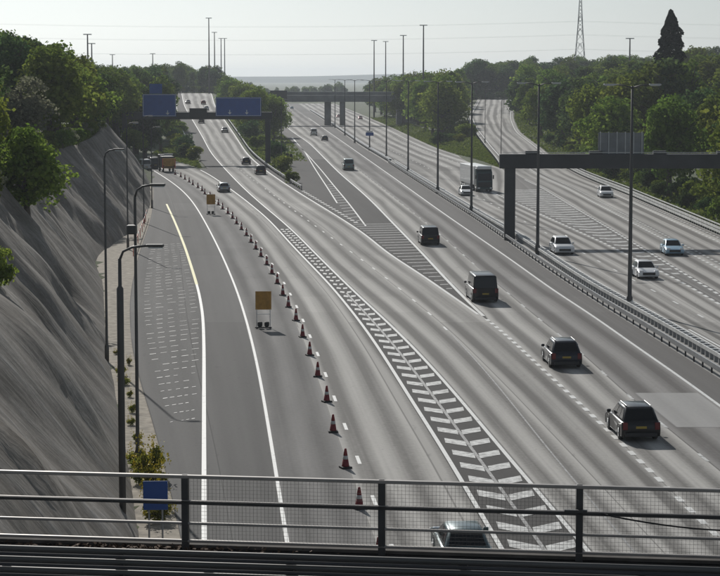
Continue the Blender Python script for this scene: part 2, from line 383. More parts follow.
def H(x, y):
    """ground height"""
    x = np.asarray(x, float); y = np.asarray(y, float)
    yy = np.clip(y, 60, 1600)
    z = np.zeros(np.broadcast(x, y).shape)
    re = RE(yy); wl = 1 - smooth(0, 9, x - re - 1.5); z = z + zL(yy) * wl
    sl = SLl(yy); wr = smooth(-8, 0, x - sl + 1.2); z = z + zR(yy) * wr
    # left bank
    t = TOE(np.clip(y, 20, 520)); k = np.clip((t - x) / bank_w(yy), 0, 1)
    fade = 1 - smooth(400, 560, y)
    z = np.maximum(z, (k * CREST_Z + np.clip(t - 7.6 - x, 0, 80) * .06) * fade + z * (1 - fade))
    # left wood hill farther on
    z = z + np.clip(SL(yy) - 6 - x, 0, 100) * .10 * smooth(420, 560, y) * (1 - smooth(1000, 1400, y))
    # right wood slope
    rb = np.where(y < 385, RBar(np.minimum(yy, 385)) + 1.5, SLr(yy) + 2.)
    z = z + (np.clip(x - rb, 0, 130) * .115) * (1 - smooth(900, 1500, y)) * smooth(60, 150, y)
    # wooded wedge between the oncoming road and the slip
    z = z + 1.2 * smooth(520, 640, y) * smooth(0, 8, x - RM(yy) - 2) * (1 - smooth(0, 6, x - sl + 8)) * (1 - smooth(900, 1200, y))
    # beyond everything
    z = z + 0
    return z

# ------------------------------------------------------------------ ground sheet
xs = np.unique(np.concatenate([np.arange(-100, 80.1, 2.), np.arange(-220, -100, 8.), np.arange(80, 240, 8.), -np.geomspace(220, 9000, 16), np.geomspace(240, 9000, 16)]))
ys = np.unique(np.concatenate([np.arange(-60, 60, 15.), np.arange(60, 1000, 5.), np.geomspace(1000, 9800, 30)]))
XX, YY = np.meshgrid(xs, ys); ZZ = H(XX, YY) - .16
_k = (TOE(np.clip(YY, 20, 520)) - XX) / bank_w(YY)
ZZ -= (.5 * smooth(-.3, -.02, _k) + .6 * smooth(0, .2, _k)) * (1 - smooth(.92, 1.2, _k)) * (1 - smooth(335, 358, YY))
nx, ny = len(xs), len(ys)
vv = np.stack([XX, YY, ZZ], -1).reshape(-1, 3)
idx = np.arange(nx * ny).reshape(ny, nx)
ff = np.stack([idx[:-1, :-1], idx[:-1, 1:], idx[1:, 1:], idx[1:, :-1]], -1).reshape(-1, 4)
me = bpy.data.meshes.new('ground'); me.from_pydata(vv.tolist(), [], ff.tolist()); me.materials.append(M['ground'])
me.polygons.foreach_set('use_smooth', [True] * len(me.polygons))
tag(obj('ground', me), kind='structure')
# far blue hills
hx = np.linspace(-5200, 5200, 90); mb = MB()
hz = 27 + 6 * np.sin(hx / 900.) + 4 * np.sin(hx / 310. + 1) + 2 * np.sin(hx / 120.)
for i in range(89):
    for (ya, yb, za, zb) in ((7600, 8300, 0, 1), (8300, 9200, 1, .2)):
        mb.quad((hx[i], ya, hz[i] * za - .5), (hx[i + 1], ya, hz[i + 1] * za - .5), (hx[i + 1], yb, hz[i + 1] * zb - .5), (hx[i], yb, hz[i] * zb - .5))
tag(mb.build('hills', M['leafC'], None, True), kind='structure')

# ------------------------------------------------------------------ road surfaces
def ribbon(name, a, b, d0, d1, m, zf=zF, lanes=1., step=4., n=6, dz=0., parent=None, off=0.):
    ds = np.linspace(d0, d1, max(2, int((d1 - d0) / step) + 1)); A, B = a(ds), b(ds)
    B = np.maximum(B, A + .01); z = zf(ds) + dz
    fr = np.linspace(0, 1, n + 1)
    V = np.stack([A[:, None] + (B - A)[:, None] * fr, np.repeat(ds[:, None], n + 1, 1), np.repeat(z[:, None], n + 1, 1)], -1).reshape(-1, 3)
    I = np.arange(len(ds) * (n + 1)).reshape(len(ds), n + 1)
    F = np.stack([I[:-1, :-1], I[:-1, 1:], I[1:, 1:], I[1:, :-1]], -1).reshape(-1, 4)
    me = bpy.data.meshes.new(name); me.from_pydata(V.tolist(), [], F.tolist()); me.materials.append(m)
    uv = me.uv_layers.new(name='UVMap'); U = np.stack([np.tile(fr * lanes + off, len(ds)), np.repeat(ds, n + 1)], -1)
    uv.data.foreach_set('uv', U[F.reshape(-1)].reshape(-1)); me.update()
    o = obj(name, me, parent)
    if parent is None: tag(o, kind='structure')
    return o
closed_slip = ribbon('closed_slip_road', B0, L3, 34, 395, M['slip'], lanes=2)
closed_lane = ribbon('closed_lane', L3, CN, 34, 400, M['closed'], lanes=1)
exit_lane = ribbon('exit_lane', CN, L4, 34, 470, M['lane'], lanes=1.2, off=.0)
DSW = 392.
SLx = Fn(lambda d: np.where(d < DSW, L4(d), np.maximum(SL(d), np.where(d < 470, L4(d), -1e3))))
gore_exit = ribbon('exit_gore', SLx, L5, 34, 900, M['gore'], zL)
away_main = ribbon('away_carriageway', L5, RE, 34, 900, M['lane'], zL, lanes=2)
MLx = Fn(lambda d: np.where(np.asarray(d) < 149, RE(d), np.maximum(ML(d), RE(d))))
gore_mid = ribbon('merge_gore', Fn(lambda d: RE(d)), MLx, 146, 440, M['gore'], lanes=1)
gore_far = ribbon('far_shoulder', Fn(lambda d: MLx(d) - 4.2), MLx, 440, 900, M['shoulder'])
L9x = Fn(lambda d: L9(d) * (1 - smooth(190, 300, d)) + (ML(d) + .48 * (L10(d) - ML(d))) * smooth(190, 300, d))
mid_l = ribbon('through_carriageway', MLx, L9x, 34, 1400, M['lane'], lanes=1)
mid_r = ribbon('through_carriageway_offside_lane', L9x, L10, 34, 1400, M['lane_brown'], lanes=1)
mid_s = ribbon('median_shoulder', L10, M1, 34, 1400, M['shoulder'])
med = ribbon('median_strip', M1, M2, 34, 1400, M['concrete'])
RMx = Fn(lambda d: np.where(d < 395, np.minimum(RGl(np.minimum(d, 300)) * (1 - smooth(280, 395, d)) + RM(np.maximum(d, 395)) * smooth(280, 395, d), RGr(d) - .2), RM(d)))
onc = ribbon('oncoming_carriageway', M2, RMx, 34, 1400, M['lane_right'], lanes=3)
gore_r = ribbon('oncoming_gore', RMx, RGr, 100, 392, M['goreR'], lanes=1.5)
slip_r = ribbon('oncoming_slip_road', RGr, RBar, 60, 392, M['lane_right'], zR, lanes=3)
slip_f = ribbon('oncoming_slip_road', SLl, Fn(lambda d: SLr(d)), 392, 905, M['lane_right'], zR, lanes=3)
verge = ribbon('gravel_verge', Fn(lambda d: TOE(d) - 1.5), B0, 34, 330, M['gravel'], dz=-.03)
# bright new slab in the offside lane
ribbon('concrete_patch', Fn(lambda d: L9x(d) + .5), Fn(lambda d: L10(d) - .25), 101, 112.2, M['patch'], dz=.005, parent=mid_r, step=2)

# ------------------------------------------------------------------ markings
MZ = .012
def stripe(name, fn, off, wd, d0, d1, m, parent, zf=zF, step=4.):
    ds = np.linspace(d0, d1, max(2, int((d1 - d0) / step) + 1)); X = fn(ds) + off; z = zf(ds) + MZ
    mb = MB()
    for i in range(len(ds) - 1):
        mb.quad((X[i] - wd / 2, ds[i], z[i]), (X[i] + wd / 2, ds[i], z[i]), (X[i + 1] + wd / 2, ds[i + 1], z[i + 1]), (X[i + 1] - wd / 2, ds[i + 1], z[i + 1]))
    return mb.build(name, m, parent)
def dashes(name, fn, off, wd, d0, d1, mark, period, m, parent, zf=zF):
    d = d0
    while d < d1:
        stripe(name, fn, off, wd, d, d + mark, m, parent, zf, 4.); d += period
def bar(name, xa, ya, xb, yb, thick, m, parent, z=MZ):
    return MB().quad((xa, ya - thick / 2, z), (xb, yb - thick / 2, z), (xb, yb + thick / 2, z), (xa, ya + thick / 2, z)).build(name, m, parent)
stripe('edge_line', L2, 0, .21, 40, 172, M['white'], closed_slip)
stripe('yellow_edge_line', L2, 0, .25, 172, 283, M['yellow'], closed_slip)
stripe('edge_line', L3, .14, .165, 60, 385, M['white'], closed_lane)
# scrubbed hatch remains on the closed slip road
for k in range(52):
    d = 82 + k * 2.55
    x0, x1 = float(B0(d)) + .8, float(L2(d)) - .5
    if x1 - x0 < 1.2: continue
    for j in range(5):
        u0 = (j + .3 + .12 * random.random()) / 5.2; u1 = u0 + .085 + .05 * random.random()
        if random.random() < .1: continue
        xa, xb = x0 + (x1 - x0) * u0, x0 + (x1 - x0) * u1
        bar('scrubbed_dash', xa, d + (xa - x0), xb, d + (xb - x0), random.uniform(.14, .26), M['ghost'], closed_slip)
for k in range(40):
    d = 73.2 + 9 * k
    if d < 330: stripe('lane_dash', CN, .62, .17, d, d + 2, M['white'], exit_lane)
stripe('edge_line', L4, .14, .2, 60, 388, M['white'], gore_exit)
stripe('edge_line', SL, .3, .22, 470, 880, M['white'], gore_exit, zL)
stripe('edge_line', L5, -.14, .2, 60, 880, M['white'], gore_exit, zL)
LM = Fn(lambda d: (L4(d) + L5(d)) / 2)
stripe('centre_line', LM, .0, .16, 60, 165, M['ghost'], gore_exit)
d = 68.
while d < 236:
    a, c, b = float(L4(d)) + .45, float(LM(d)), float(L5(d)) - .45
    g = min(1.25, (b - a) * .42)
    if b - a > .5:
        bar('chevron_bar', a, d + g, c - .1, d, 1.25, M['whiteworn'], gore_exit); bar('chevron_bar', c + .1, d, b, d + g, 1.25, M['whiteworn'], gore_exit)
    d += 3.15
dashes('lane_dash', L6, 0, .15, 140.5, 330, 2, 9, M['white'], away_main, zL)
dashes('lane_dash', L6, 0, .15, 330, 860, 2, 9, M['whiteworn'], away_main, zL)
stripe('scarred_joint', L6, 0, .09, 60, 138, M['ghost'], away_main)
stripe('edge_line', RE, -.16, .22, 150, 880, M['white'], away_main, zL)
dashes('exit_dash', RE, 0, .28, 64, 146, 1.05, 2.1, M['white'], away_main)
stripe('edge_line', MLx, -.16, .26, 149, 860, M['white'], gore_mid)
stripe('hatch_border', GV, 0, .2, 285, 600, M['white'], gore_mid)
stripe('hatch_border', GR, 0, .2, 240, 600, M['white'], gore_mid)
dashes('hatch_dash', Fn(lambda d: RE(d) + .9), 0, .5, 246, 318, 1.6, 3.6, M['whiteworn'], gore_mid)
d = 250.
while d < 335:
    a, b = float(GV(d)), float(GR(d)); a = max(a, float(RE(d)) + 1.2) if d < 290 else a
    if b - a > .8: bar('hatch_bar', a + .15, d - .9, b - .15, d + .9, .6, M['whiteworn'], gore_mid)
    d += 6
d = 155.
while d < 246:
    a, b = float(RE(d)) + .25, float(MLx(d)) - .4
    if b - a > .4: bar('hatch_bar', a, d - .1, b, d + min(.9, (b - a) * .3), .62, M['ghost'], gore_mid)
    d += 3.4
dashes('lane_dash', L9x, 0, .16, 73.8, 520, 2, 9, M['whiteworn'], mid_l)
stripe('edge_line', L10, 0, .2, 60, 900, M['white'], mid_r)
dashes('lane_dash', RL1, 0, .17, 76, 330, 2, 9, M['white'], onc)
stripe('edge_line', Fn(lambda d: M2(d) + 1.7), 0, .18, 60, 141, M['white'], onc)
for q in (.27, .5, .73):
    dashes('lane_dash', Fn(lambda d, q=q: M2(d) + (RM(d) - M2(d)) * q), 0, .2, 395, 700, 2, 9, M['white'], onc)
stripe('edge_line', Fn(lambda d: RM(d) - 3.), 0, .25, 420, 900, M['white'], onc)
dashes('gore_edge_dash', Fn(lambda d: RGl(d)), .0, .3, 110, 330, 1.6, 2.6, M['white'], gore_r)
dashes('gore_edge_dash', Fn(lambda d: RGr(d)), -.25, .3, 110, 350, 1.6, 2.6, M['white'], gore_r)
d = 120.
while d < 318:
    a, b = float(RMx(d)) + .6, float(RGr(d)) - .7
    if b - a > .6:
        g = min(1.6, (b - a) * .35); c = (a + b) / 2
        bar('chevron_bar', a, d + g, c, d, 1.3, M['whiteworn'], gore_r); bar('chevron_bar', c, d, b, d + g, 1.3, M['whiteworn'], gore_r)
    d += 4.4
for fn, d1 in ((RB2, 400), (RB3, 330)):
    dashes('rumble_dash', fn, -.5, .28, 130, d1, 1.3, 2.3, M['white'], slip_r, zR)
    dashes('rumble_dash', fn, .5, .28, 131, d1, 1.3, 2.3, M['whiteworn'], slip_r, zR)
stripe('edge_line', SLl, 1., .22, 394, 890, M['white'], slip_f, zR)
stripe('edge_line', SLr, -1., .22, 394, 890, M['white'], slip_f, zR)

# ------------------------------------------------------------------ cutting face on the left
ds = np.arange(26, 360, 1.1); ts = np.linspace(-.06, 1.14, 26)
def vnoise(p, q, seed, sx, sy):
    r = np.random.default_rng(seed); g = r.normal(size=(90, 90))
    a, b = p / sx, q / sy; i, j = np.floor(a).astype(int), np.floor(b).astype(int); fa, fb = a - i, b - j
    fa = fa * fa * (3 - 2 * fa); fb = fb * fb * (3 - 2 * fb)
    G_ = lambda m, n: g[m % 90, n % 90]
    return G_(i, j) * (1 - fa) * (1 - fb) + G_(i + 1, j) * fa * (1 - fb) + G_(i, j + 1) * (1 - fa) * fb + G_(i + 1, j + 1) * fa * fb
DD, TT = np.meshgrid(ds, ts, indexing='ij')
W = bank_w(DD)
skew = DD + TT * 3.
bump = .42 * vnoise(skew, TT * 10, 3, 9., 6.) + .26 * vnoise(skew, TT * 10, 4, 3.4, 5.) + .12 * vnoise(skew, TT * 10, 5, 1.5, 3.)
bump *= np.clip((TT + .02) * 4, 0, 1)
prof = np.clip(TT, 0, 1)
Xr = TOE(DD) - W * TT + .85 * bump
Zr = np.where(TT < 1, CREST_Z * prof ** .92, CREST_Z) + .45 * bump + np.where(TT < 0, TT * 10, 0) - np.where(TT > 1, (TT - 1) * 4., 0)
vv = np.stack([Xr, DD, Zr], -1).reshape(-1, 3); n0, n1 = len(ds), len(ts)
I = np.arange(n0 * n1).reshape(n0, n1)
F = np.stack([I[:-1, :-1], I[1:, :-1], I[1:, 1:], I[:-1, 1:]], -1).reshape(-1, 4)
me = bpy.data.meshes.new('rock_cutting'); me.from_pydata(vv.tolist(), [], F.tolist()); me.materials.append(M['rock'])
uv = me.uv_layers.new(name='UVMap'); U = np.stack([skew.reshape(-1), (TT * 11).reshape(-1)], -1)
uv.data.foreach_set('uv', U[F.reshape(-1)].reshape(-1)); me.polygons.foreach_set('use_smooth', [True] * len(F)); me.update()
tag(obj('rock_cutting', me), kind='structure')

# ------------------------------------------------------------------ trees
def tube_tree(h, r, lean, limbs, seed):
    r_ = random.Random(seed); mb = MB()
    pts = [(0, 0, -.4)] + [(lean * (i / 5) ** 1.5 + r_.uniform(-.1, .1), r_.uniform(-.12, .12) * i, h * i / 5) for i in range(1, 6)]
    mb.tube(pts, [r * 1.35, r, r * .85, r * .65, r * .42, r * .15], 7)
    for k in range(limbs):
        i = 2 + k % 3; p = Vector(pts[i]); a = 2.4 * k + r_.uniform(-.4, .4); L = h * r_.uniform(.22, .36)
        q = p + Vector((math.cos(a) * L * .55, math.sin(a) * L * .55, L * .5)); e = p + Vector((math.cos(a) * L, math.sin(a) * L, L * .75))
        mb.tube([p, q, e], [r * .42, r * .26, r * .08], 5)
    return mb
def leaf_mesh(name, cen, nrm, size, tone, m, rg):
    n = len(cen)
    rv = rg.normal(size=(n, 3)); t = np.cross(nrm, rv); t /= np.linalg.norm(t, axis=1)[:, None] + 1e-9; b = np.cross(nrm, t)
    s = size[:, None]; asp = (.55 + .4 * rg.random(n))[:, None]
    V = np.stack([cen - t * s * .5, cen + b * s * .5 * asp + t * s * .05, cen + t * s * .5 - nrm * s * .12, cen - b * s * .5 * asp], 1).reshape(-1, 3)
    me = bpy.data.meshes.new(name); me.vertices.add(4 * n); me.vertices.foreach_set('co', V.reshape(-1).astype(np.float32))
    me.loops.add(4 * n); me.loops.foreach_set('vertex_index', np.arange(4 * n, dtype=np.int32))
    me.polygons.add(n); me.polygons.foreach_set('loop_start', np.arange(0, 4 * n, 4, dtype=np.int32)); me.polygons.foreach_set('loop_total', np.full(n, 4, np.int32))
    at = me.attributes.new('tone', 'FLOAT', 'FACE'); at.data.foreach_set('value', np.clip(tone, 0, 1).astype(np.float32))
    me.materials.append(m); me.update(); me.validate(); return me
def unit(rg, n):
    v = rg.normal(size=(n, 3)); return v / np.linalg.norm(v, axis=1)[:, None]
def broadleaf(seed, h, cr, cb, nl, leaves, ls, m, top=1.0):
    """crown of foliage lobes: h height, cr crown radius, cb crown base height"""
    rg = np.random.default_rng(seed); ch = (h - cb) / 2; cz = cb + ch
    C, Nn, S, T = [], [], [], []
    u = unit(rg, nl); rr = rg.random(nl) ** .45 * .74
    per = leaves // nl
    for k in range(nl):
        p = u[k] * rr[k] * np.array([cr, cr, ch]); p[2] *= 1 if p[2] > 0 else .9
        taper = 1 - .42 * max(0, p[2] / ch) * top
        p[:2] *= taper
        lr = cr * rg.uniform(.24, .44) * (.75 + .25 * taper); d = unit(rg, per); d[:, 2] = np.abs(d[:, 2]) * np.where(rg.random(per) < .72, 1, -1)
        rad = lr * (.62 + .45 * rg.random(per) ** .6)
        rad *= 1 + .22 * np.sin(d[:, 0] * 5 + k) * np.cos(d[:, 1] * 4 + 2 * k)
        c = p + d * rad[:, None] * np.array([1, 1, .82]); c[:, 2] += cz
        nn = d * .7 + unit(rg, per) * .75 + np.array([0, 0, .25]); nn /= np.linalg.norm(nn, axis=1)[:, None]
        C.append(c); Nn.append(nn); S.append(ls * (.6 + .8 * rg.random(per))); T.append(np.clip(rg.uniform(.15, .7) + rg.normal(size=per) * .2, 0, 1))
    return leaf_mesh('crown', np.concatenate(C), np.concatenate(Nn), np.concatenate(S), np.concatenate(T), m, rg)
def conifer_mesh(seed, h, cr, leaves, m):
    rg = np.random.default_rng(seed); a0 = rg.random(leaves) * 6.28; t = rg.random(leaves) ** .8; z = .06 * h + t * h * .94
    prof = cr * np.minimum(1, (1 - t) * h / 7.4 + .03) ** .7 * (.5 + .5 * rg.random(leaves) ** .5); lay = .9 + .12 * np.sin(t * 75 + a0 * 2) + .1 * np.sin(t * 31)
    a = a0; prof = prof * lay * (1 + .15 * np.sin(a * 3 + t * 9))
    c = np.stack([np.cos(a) * prof, np.sin(a) * prof, z - prof * .22], -1)
    nn = np.stack([np.cos(a) * .4, np.sin(a) * .4, np.full(leaves, .7)], -1) + unit(rg, leaves) * .5; nn /= np.linalg.norm(nn, axis=1)[:, None]
    return leaf_mesh('crown', c, nn, .55 * (.6 + .7 * rg.random(leaves)), rg.random(leaves), m, rg)
VAR = []
for k, (h, cr, cb, nl, nv, ls, mk) in enumerate([
        (14, 4.8, .6, 44, 7600, .5, 'leafA'), (13, 5.2, .3, 48, 8000, .48, 'leafB'), (16, 4.8, .9, 48, 8000, .52, 'leafA'), (12, 4.6, .2, 42, 7200, .48, 'leafC'),
        (15, 5.4, .6, 54, 8600, .52, 'leafC'), (11, 4.8, .1, 40, 6800, .46, 'leafB'), (13, 3.8, .4, 38, 6400, .46, 'leafA'), (9, 4.2, .0, 34, 6000, .40, 'leafD')]):
    VAR.append((h, cr, broadleaf(100 + k, h, cr, cb, nl, nv, ls, M[mk]), tube_tree(h * .8, .24 + h * .008, .5, 7, k).mesh('trunk', M['bark'], True)))
SHR = []
for k, (h, cr, nl, nv, ls, mk) in enumerate([(3.2, 2.0, 16, 2200, .3, 'leafB'), (2.6, 1.8, 14, 1800, .28, 'leafA'), (4., 2.6, 18, 2800, .32, 'leafC'), (3., 2.2, 16, 2400, .24, 'leafD')]):
    SHR.append((h, cr, broadleaf(200 + k, h, cr, -.2, nl, nv, ls, M[mk], .5), tube_tree(h * .75, .07, .2, 6, 40 + k).mesh('trunk', M['bark'], True)))
def plant(name, label, cat, v, x, y, h, wide=1., group=None, z=None):
    hh, cr, crown, trunk = v; s = h / hh
    zz = float(H(x, y)) - .1 if z is None else z
    t = thing(name, label, cat, (x, y, zz), (x * 7.3 + y * 3.1) % 6.28, group)
    for nm, me_ in (('trunk', trunk), ('crown', crown)):
        o = obj(nm, me_, t); o.scale = (s * wide, s * wide, s)
    return t
sky_px = np.array([-200, 0, 30, 55, 75, 95, 120, 150, 180, 195, 215, 235, 255, 262, 265, 325, 332, 345, 360, 375, 390, 410, 435, 450, 480, 520, 545, 575, 595, 610, 630, 655, 690, 720, 900.])
sky_y = np.array([6, 22, 27, 40, 49, 60, 65, 62, 60, 65, 63, 70, 80, 88, 86, 84, 74, 66, 62, 62, 67, 60, 58, 54, 51, 50, 47, 50, 57, 52, 50, 52, 46, 44, 36.])
def skyz(x, y): return CAMH + y * (YH - float(np.interp(360 + FPX * x / y, sky_px, sky_y))) / FPX
PLACED = []
TREES = []
HIDDEN = set(range(1, 900)) - {1, 7, 8, 10, 12, 15, 18, 20, 21, 22, 24, 25, 26, 27, 28, 29, 30, 31, 32, 33, 35, 37, 39, 41, 43, 47, 50, 55, 57, 59, 61, 63, 64, 66, 67, 69, 70, 73, 74, 75, 77, 78, 79, 81, 82, 85, 86, 88, 90, 91, 96, 97, 98, 103, 104, 105, 108, 109, 112, 113, 115, 116, 117, 121, 124, 127, 129, 138, 139, 145, 146, 147, 151, 159, 161, 164, 167, 169, 170, 174, 176, 177, 178, 180, 181, 183, 186, 187, 189, 190, 194, 196, 197, 198, 199, 200, 202, 204, 206, 207, 208, 214, 216, 218, 221, 224, 225, 226, 228, 231, 232, 236, 240, 241, 242, 243, 244, 245, 247, 248, 249, 250, 251, 252, 255, 256, 257, 259, 260, 261, 264, 266, 267, 270, 272, 273, 274, 275, 276, 279, 280, 281, 282, 283, 284, 285, 286, 290, 291, 292, 293, 294, 297, 299, 300, 302, 303, 306, 308, 309, 310, 311, 312, 313, 316, 317, 318, 323, 324, 325, 330, 336, 337, 338, 340, 341, 342, 343, 344, 346, 347, 348, 350, 351, 352, 354, 356, 357, 358, 360, 365, 366, 367, 368, 369, 371, 374, 376, 381, 387, 389, 390, 391, 392, 393, 394, 396, 398, 402, 405, 410, 411, 412, 413, 414, 416, 418, 419, 420, 421, 422, 423, 425, 428, 430, 431, 438, 439, 440, 441, 442, 443, 446, 448, 452, 457, 461, 463, 464, 466, 469, 470, 474, 477, 483, 485, 488, 489, 494, 496, 497, 498, 500, 501, 502, 503, 504, 505, 506, 507, 510, 511, 517, 518, 519, 520, 521, 522, 523, 524, 527, 532, 533, 534, 535, 541, 547, 549, 550, 552, 553, 555, 558, 560, 561}      # trees that stand wholly behind others are left out
random.seed(11)
def where(zone, px, x, y, top):
    sky_line = YH - (top - CAMH) * FPX / y < np.interp(px, sky_px, sky_y) + 7
    hgt = 'on the skyline' if sky_line else 'below the skyline'
    if zone == 'left': return '%s above the cutting, %s' % (hgt, 'at the left edge' if px < 25 else 'over the blossoming bush' if px < 60 else 'where the wood slopes down')
    if zone == 'leftend': return 'past the end of the cutting, %s' % ('left of the lamp columns' if px < 100 else 'behind the verge lamp columns' if px < 135 else 'close to the parked works vehicles')
    if zone == 'leftfar': return '%s %s' % (hgt, 'left of the two far left masts' if px < 88 else 'between the far left masts and gantry sign' if px < 140 else 'right behind the left gantry sign' if px < 178 else 'beside the climbing hard shoulder')
    if zone == 'exitwood': return '%s between exit and hard shoulder, %s' % (hgt, 'behind the left sign' if px < 158 else 'beside the climbing road')
    if zone == 'island': return 'on the far island, %s' % ('under the tallest left mast' if px < 218 else 'above the right blue gantry sign' if px < 245 else 'next to the left gantry leg')
    if zone == 'crest': return 'behind the crest of the away carriageway, %s' % ('left of the queueing cars' if px < 178 else 'above the queueing cars' if px < 208 else 'right of the queueing cars')
    if zone == 'farmid': return 'beyond the far bridge, %s' % ('over its dark matrix sign' if px < 288 else 'over the middle of its deck' if px < 315 else 'over its round piers')
    if zone == 'bend': return 'closing the slip road bend, %s' % ('left of the road' if px < 480 else 'straight above the road' if px < 505 else 'right of the road')
    if zone == 'wedge': return '%s in the roadside wedge, %s' % (hgt, 'left part' if px < 415 else 'middle part' if px < 445 else 'next to the slip road')
    if zone == 'rightfar': return '%s of the far wood %s' % (hgt, 'behind the bridge piers' if px < 380 else 'below the four right masts' if px < 430 else 'above the slip road bend' if px < 520 else 'left of the pylon' if px < 570 else 'right of the pylon')
    row = 'in the front row' if x - (RBar(y) if y < 385 else SLr(y)) < 14 else hgt
    return '%s of the right wood, %s' % (row, 'beside the slip road bend' if px < 540 else 'below the pylon' if px < 590 else 'above the gantry sign back' if px < 645 else 'around the dark conifer' if px < 690 else 'at the right edge')
def scatter(zone, n, inside, xr, yr, mind, hmax, hmin, names, labels, group, vs_, fit=.86, wide=(.85, 1.15), tries=4000):
    c = 0
    for _ in range(tries):
        if c >= n: break
        x, y = random.uniform(*xr), random.uniform(*yr)
        if not inside(x, y): continue
        if any((x - a) ** 2 + (y - b) ** 2 < mind ** 2 for a, b in PLACED): continue
        g = float(H(x, y)); top = skyz(x, y); h = min(hmax * random.uniform(.8, 1.08), (top - g) * random.uniform(fit, 1.02))
        pxx = 360 + FPX * x / y
        if y < 420 and pxx + 6 * FPX / y > 140 and x < 0: h = min(h, CAMH - y * 47 / FPX - g)
        if h < hmin: continue
        PLACED.append((x, y)); c += 1
        i = random.choice(vs_); wd_ = random.uniform(*wide) * (1 if h > 9 else 1.25); TREES.append(1)
        if len(TREES) in HIDDEN: continue
        o = plant(names, KL[i] + ' ' + where(zone, pxx, x, y, g + h), 'tree', VAR[i], x, y, h, wd_, group)
    return c
KL = ['mid green tree', 'light green tree', 'tall green tree', 'small dark tree', 'broad dark tree', 'low bushy tree', 'narrow green tree', 'greyish hawthorn tree']
# wood on top of the cutting, left
scatter('left', 46, lambda x, y: x < TOE(y) - bank_w(y) - 1.5 and 360 + FPX * x / y > -60 and (y > 240 or 360 + FPX * (x + 4) / y < 6), (-95, -24), (110, 330), 4.4, 23, 5, 'broadleaf_tree', 0, 'trees above the rock cutting', [0, 1, 2, 3, 4, 1, 5, 6], .95)
scatter('leftend', 26, lambda x, y: x < (TOE(y) - bank_w(y) * .95 if y < 335 else TOE(y) - 1.5) and 360 + FPX * x / y > 40, (-95, -30), (290, 440), 4.4, 15, 4, 'broadleaf_tree', 0, 'trees past the cutting', [0, 1, 3, 5, 6], .8)
scatter('exitwood', 26, lambda x, y: 360 + FPX * x / y > 118 and 360 + FPX * (x + 3.9) / y < 180 and x < SL(y) - 3, (-75, -35), (438, 620), 3.6, 19, 8, 'broadleaf_tree', 0, 'trees between the exit and the hard shoulder', [0, 2, 3, 4, 6, 4], .85, (.68, .85))
scatter('leftfar', 70, lambda x, y: x < SL(y) - 5 and 360 + FPX * x / y > 60 and (y > 840 or 360 + FPX * (x + 5.6) / y < 179), (-200, -36), (425, 950), 6., 18, 6, 'broadleaf_tree', 0, 'trees behind the left gantry', [0, 1, 2, 3, 4, 6])
scatter('island', 26, lambda x, y: RE(y) + 4.5 < x < ML(y) - 8, (-90, -12), (560, 960), 5., 16, 5, 'broadleaf_tree', 0, 'trees on the far island', [0, 1, 2, 5, 1])
scatter('crest', 34, lambda x, y: 150 < 360 + FPX * x / y < 262, (-110, -40), (915, 1000), 4.6, 17, 4, 'broadleaf_tree', 0, 'trees behind the crest', [0, 2, 3, 4], .85)
scatter('farmid', 34, lambda x, y: 250 < 360 + FPX * x / y < 345, (-120, 0), (1500, 1900), 9., 15, 6, 'broadleaf_tree', 0, 'trees beyond the bridge', [0, 2, 3, 4], .9)
scatter('wedge', 60, lambda x, y: RM(y) + 5 < x < SLl(y) - 5, (0, 70), (560, 900), 4.4, 19, 6, 'broadleaf_tree', 0, 'trees in the wedge', [0, 1, 2, 4, 6, 5], .8)
scatter('bend', 34, lambda x, y: SLl(900) - 14 < x < SLr(900) + 16, (20, 110), (915, 990), 4.4, 19, 6, 'broadleaf_tree', 0, 'trees behind the slip road bend', [0, 2, 3, 4], .85)
scatter('rightfar', 70, lambda x, y: RM(y) + 5 < x and (y > 925 or x > SLr(y) + 6), (-40, 170), (760, 1080), 7., 19, 7, 'broadleaf_tree', 0, 'trees of the far right wood', [0, 1, 2, 3, 4], .9)
scatter('right', 135, lambda x, y: x > (SLr(y) + 2.8 if y > 385 else RBar(y) + 4.) and 360 + FPX * x / y < 790, (38, 150), (215, 720), 5.0, 17, 5, 'broadleaf_tree', 0, 'trees behind the right barrier', [0, 1, 2, 3, 4, 6, 5], .84)
# single plants that stand out
x, y = G(36, 165); plant('hawthorn_bush', 'grey-green blossoming bush at the top of the rock cutting', 'bush', VAR[7], -38.5, 232, 8.2, 1.15)
plant('sapling', 'bright green young tree leaning over the cutting at the left edge', 'tree', VAR[5], -24.6, 150, 7.3, 1.05)
plant('shrub', 'leafy shrub under the young tree at the left edge', 'bush', SHR[1], -26.2, 151, 3.6, 1.2)
plant('shrub', 'yellow-green shrub at the left edge below the young tree', 'bush', SHR[0], -17.3, 96, 2.2, .8)
cx_, cy_ = 61.5, 405.
ct = thing('conifer', 'dark pointed conifer standing above the right-hand wood', 'tree', (cx_, cy_, float(H(cx_, cy_))))
hc = CAMH + cy_ * (78 - 11) / FPX - float(H(cx_, cy_))
MB().tube([(0, 0, -.3), (0, 0, hc * .5), (0, 0, hc * .95)], [.4, .25, .04], 7).build('trunk', M['bark'], ct, True)
obj('crown', conifer_mesh(5, hc, 2.95, 15000, M['leafE']), ct)
for px, yt, vi, lbl in ((650, 55, 0, 'green tree just left of the dark conifer'), (667, 53, 4, 'dark tree right in front of the dark conifer'), (686, 51, 2, 'green tree just right of the dark conifer')):
    xx = (px - 360) / FPX * 388; plant('broadleaf_tree', lbl, 'tree', VAR[vi], xx, 388, CAMH + 388 * (YH - yt) / FPX - float(H(xx, 388)), 1.1, 'trees around the conifer')
